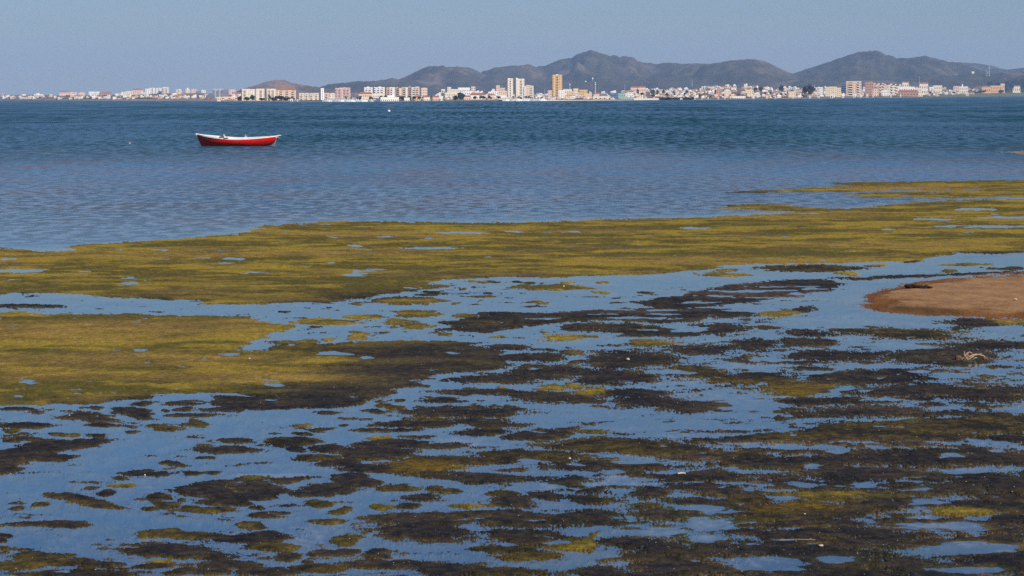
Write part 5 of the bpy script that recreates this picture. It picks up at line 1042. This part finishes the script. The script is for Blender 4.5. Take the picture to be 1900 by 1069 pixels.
lt.build('registration_lettering', M_LETTER, boat)
for (x0, y0) in ((0.0,-0.2),(0.02,0.15)):
    A = Vector(stn(0.985,0.95)); k = MB(); k.tube((A.x+0.02, y0, A.z),(A.x-0.25-0.25*(y0>0), y0, -0.05),0.010,0.010,5); k.build('stern_rope', M_ROPE, boat)
bow = boat.matrix_basis @ Vector(stn(0.0, 1.0)); bow = Vector((bxx, byy, 0)) + (Matrix.Rotation(-0.20, 3, 'Z') @ Matrix.Rotation(math.radians(2.8), 3, 'X') @ Vector((-L/2, 0, sheer(0)+0.02)))
ex, ey, _ = at(332, hz(332), BD*1.01); rp = MB(); prev = bow
for s in range(1, 11):
    t = s/10; q = bow.lerp(Vector((ex, ey, -0.12)), t); q.z = bow.z*(1-t)**1.7 - 0.12*t; rp.tube(prev, q, 0.011, 0.011, 5); prev = q
tag(rp.build('mooring_rope', M_ROPE), 'pale mooring rope dipping into the water from the red boat\'s bow', 'rope')

def buoy(u, v, r, mats, label, name='buoy'):
    D = float(EYE*F/(v - hz(u))); x, y, _ = at(u, hz(u), D); root = tag(empty(name, (x, y, 0.0)), label, 'buoy')
    bm = bmesh.new(); bmesh.ops.create_uvsphere(bm, u_segments=16, v_segments=10, radius=r)
    for v_ in bm.verts: v_.co.z = v_.co.z*0.92 + r*0.35
    me = bpy.data.meshes.new('float'); bm.to_mesh(me); bm.free(); me.materials.append(mats[0]); me.polygons.foreach_set('use_smooth', np.ones(len(me.polygons), bool)); link('float', me, root)
    k = MB(); k.tube((0,0,r*0.22),(0,0,r*0.42),r*1.02,r*1.02,14); k.build('band', mats[1], root); k = MB(); k.tube((0,0,r*1.2),(0,0,r*1.55),r*0.16,r*0.12,8); k.build('top_ring', mats[1], root)
    return root
M_BUOY = paint('buoy_white', (0.80,0.78,0.66), 0.5, 0.08, 2.0, 0.3); M_BUOYD = paint('buoy_dull', (0.42,0.30,0.12), 0.6, 0.2, 4.0, 0.2)
buoy(721.5, 207.2, 0.30, (M_BUOY, M_BUOYD), 'small white buoy floating far out, below the white blocks')
buoy(239.5, 266.8, 0.075, (M_BUOYD, M_BUOYD), 'tiny yellowish buoy on the water left of the red boat')

# ---- driftwood, weed heap, shells
def on_ground(u, v):
    x, y = ground(u, v); i = int(np.clip(np.searchsorted(GV, v), 0, len(GV)-1)); j = int(np.clip(np.searchsorted(GU, u), 0, len(GU)-1)); return float(x), float(y), max(0.0, float(ZZ[i, j]))
M_DRIFT = paint('bleached_wood', (0.40,0.29,0.20), 0.85, 0.25, 14.0, 0.1); M_WET = paint('wet_weed', (0.020,0.015,0.010), 0.8, 0.4, 20.0, 0.15)
def limb(root, pts, r0, r1, mat, name='root'):
    k = MB(); n = len(pts)-1
    for i in range(n): k.tube(pts[i], pts[i+1], r0+(r1-r0)*i/n, r0+(r1-r0)*(i+1)/n, 7)
    return k.build(name, mat, root)
gx, gy, gz = on_ground(1800, 668); s = gy/F      # metres per photograph pixel here
dw = tag(empty('driftwood', (gx, gy, gz)), 'bleached tangle of driftwood roots lying on the dark weed at right', 'driftwood')
for pts, r0, r1 in (([(-20,0,1),(-12,3,3),(-4,0,7),(-6,-2,13)],1.5,0.8),([(-14,2,2),(-8,-3,9),(-2,-2,14),(4,0,11)],1.4,0.7),([(-10,0,0),(-3,-4,5),(6,-3,9),(16,-2,9),(26,0,6)],1.7,1.0),([(-4,-5,0),(2,-6,4),(8,-4,8),(12,0,10)],1.3,0.6),
    ([(-16,-3,0),(-10,-5,8),(-12,-4,15)],1.2,0.6),([(0,3,0),(4,2,5),(14,4,8),(22,3,10)],1.2,0.6),([(-6,-6,0),(-9,-8,6),(-13,-6,10)],1.1,0.5),([(4,-6,0),(7,-8,3),(12,-7,4)],1.1,0.6),([(26,0,6),(29,1,3),(31,0,0)],1.2,0.9)):
    limb(dw, [Vector(p)*s for p in pts], r0*s, r1*s, M_DRIFT)
def lumpy(name, rx, ry, rz, seed, mat, n=3, amp=0.35):
    bm = bmesh.new(); bmesh.ops.create_icosphere(bm, subdivisions=n, radius=1.0); rr = random.Random(seed); dirs = [Vector((rr.gauss(0,1), rr.gauss(0,1), rr.gauss(0,1))).normalized() for _ in range(14)]
    for v in bm.verts:
        d = v.co.normalized(); k = 1 + amp*sum(max(0, d.dot(q)-0.75)*2.2*(1 if i % 2 else -0.7) for i, q in enumerate(dirs)); v.co = Vector((d.x*rx*k, d.y*ry*k, d.z*rz*k))
    me = bpy.data.meshes.new(name); bm.to_mesh(me); bm.free(); me.materials.append(mat); return me
o = link('stump', lumpy('stump', 7*s, 6*s, 5*s, 3, M_BROWN), dw, (-22*s, 0, 3*s)); o = link('stump', lumpy('stump', 4*s, 4*s, 3.2*s, 4, M_BROWN), dw, (29*s, 0, 2*s))
gx, gy, gz = on_ground(1702, 540); s = gy/F; wh = tag(empty('seaweed_heap', (gx, gy, gz)), 'black heap of dried seaweed on the crest of the sandbar', 'seaweed')
hr2 = random.Random(8)
for k, (dx, w, h_) in enumerate(((-15,8,3.2),(-6,9,3.8),(4,10,3.0),(13,9,2.8),(20,6,2.0))): link('clump', lumpy('clump', w*s, 8*s, h_*s, 20+k, M_WET, 3, 0.6), wh, (dx*s, hr2.uniform(-2,2)*s, h_*0.7*s))
for k in range(60):
    a = Vector((hr2.uniform(-22,24), hr2.uniform(-8,6), hr2.uniform(1.5,4.5)))*s; b = a + Vector((hr2.uniform(-5,5), hr2.uniform(-4,2), hr2.uniform(-3,4)))*s; limb(wh, [a, b], 0.5*s, 0.25*s, M_WET, 'strand')
M_SHELL = paint('shell_white', (0.50,0.46,0.40), 0.6, 0.1, 8.0, 0.2); M_STONE = paint('pale_stone', (0.45,0.36,0.28), 0.85, 0.2, 12.0, 0.1)
for u, v, rx, rz, mat, name, lab in ((1165,668,4.4,3.0,M_STONE,'stone','pale stone on the dark weed in the middle of the flats'),(269,881,2.2,1.8,M_SHELL,'shell','white shell on a dark clump in the calm left pool'),(1523,1015,6.5,2.6,M_STONE,'shell','tan shell lying on the dark weed near the bottom right'),(1057,854,3.0,1.8,M_SHELL,'shell','white shell on brown weed right of centre'),
    (463,667,2.0,1.6,M_SHELL,'shell','white shell on the golden-green mat at left'),(129,772,2.0,1.4,M_SHELL,'shell','white shell on a dark clump at the top of the left pool'),(1046,533,2.4,1.6,M_SHELL,'shell','white shell on the long weed islet in the channel'),(1493,955,2.6,1.4,M_SHELL,'shell','white shell on the bright yellow weed at bottom right'),(1884,560,5,2.4,M_STONE,'stone','flat stone on the damp edge of the sandbar')):
    gx, gy, gz = on_ground(u, v + rz); s = gy/F; tag(link(name, lumpy(name, rx*0.8*s, rx*0.65*s, rz*0.85*s, int(u), mat, 2, 0.4), None, (gx, gy, gz + rz*0.8*s)), lab, name)
gx, gy, gz = on_ground(1265, 882); s = gy/F; k = MB(); k.tube((-7.5*s,0,1.5*s),(0,1*s,2.2*s),1.5*s,1.6*s,7); k.tube((0,1*s,2.2*s),(7.5*s,0,1.8*s),1.6*s,1.2*s,7); tag(k.build('stick', M_SHELL, None, (gx, gy, gz)), 'short white stick on the dark weed right of centre', 'stick')
gx, gy, gz = on_ground(1475, 1006); s = gy/F; k = MB(); k.tube((-30*s,0,1*s),(2*s,2*s,2*s),0.5*s,0.55*s,6); k.tube((2*s,2*s,2*s),(38*s,0,1.5*s),0.55*s,0.4*s,6); tag(k.build('stick', M_DRIFT, None, (gx, gy, gz)), 'long thin pale reed stalk on the dark weed at bottom right', 'stick')
# pale shell crumbs and sand flecks on the weed
cr = np.random.RandomState(31); m = MB(); cnt = 0
while cnt < 1500:
    u = cr.uniform(0, 1900); v = cr.uniform(590, 1068); p_ = 0.25 + 0.75*(u/1900)
    if cr.rand() > p_: continue
    i = int(np.searchsorted(GV, v)); j = int(np.searchsorted(GU, u))
    if i >= len(GV) or j >= len(GU) or ZZ[i, j] < 0.004: continue
    x, y = float(GX[i,j]), float(GY[i,j]); z = float(ZZ[i,j]); r = (0.0012 + 0.0030*cr.rand()**4)*(0.6 + y/45); a = cr.uniform(0, 6.28)
    c, s_ = math.cos(a)*r*1.6, math.sin(a)*r*1.6
    m.poly([(x-c,y-s_,z-r*0.2),(x+s_*0.6,y-c*0.6,z-r*0.2),(x,y,z+r)]); m.poly([(x+s_*0.6,y-c*0.6,z-r*0.2),(x+c,y+s_,z-r*0.2),(x,y,z+r)]); m.poly([(x+c,y+s_,z-r*0.2),(x-s_*0.6,y+c*0.6,z-r*0.2),(x,y,z+r)]); m.poly([(x-s_*0.6,y+c*0.6,z-r*0.2),(x-c,y-s_,z-r*0.2),(x,y,z+r)])
    cnt += 1
tag(m.build('shell_crumbs', paint('crumbs', (0.36,0.31,0.25), 0.8, 0.4, 60.0, 0.1)), 'tiny pale shell crumbs strewn over the dark weed', 'shells', kind='stuff')
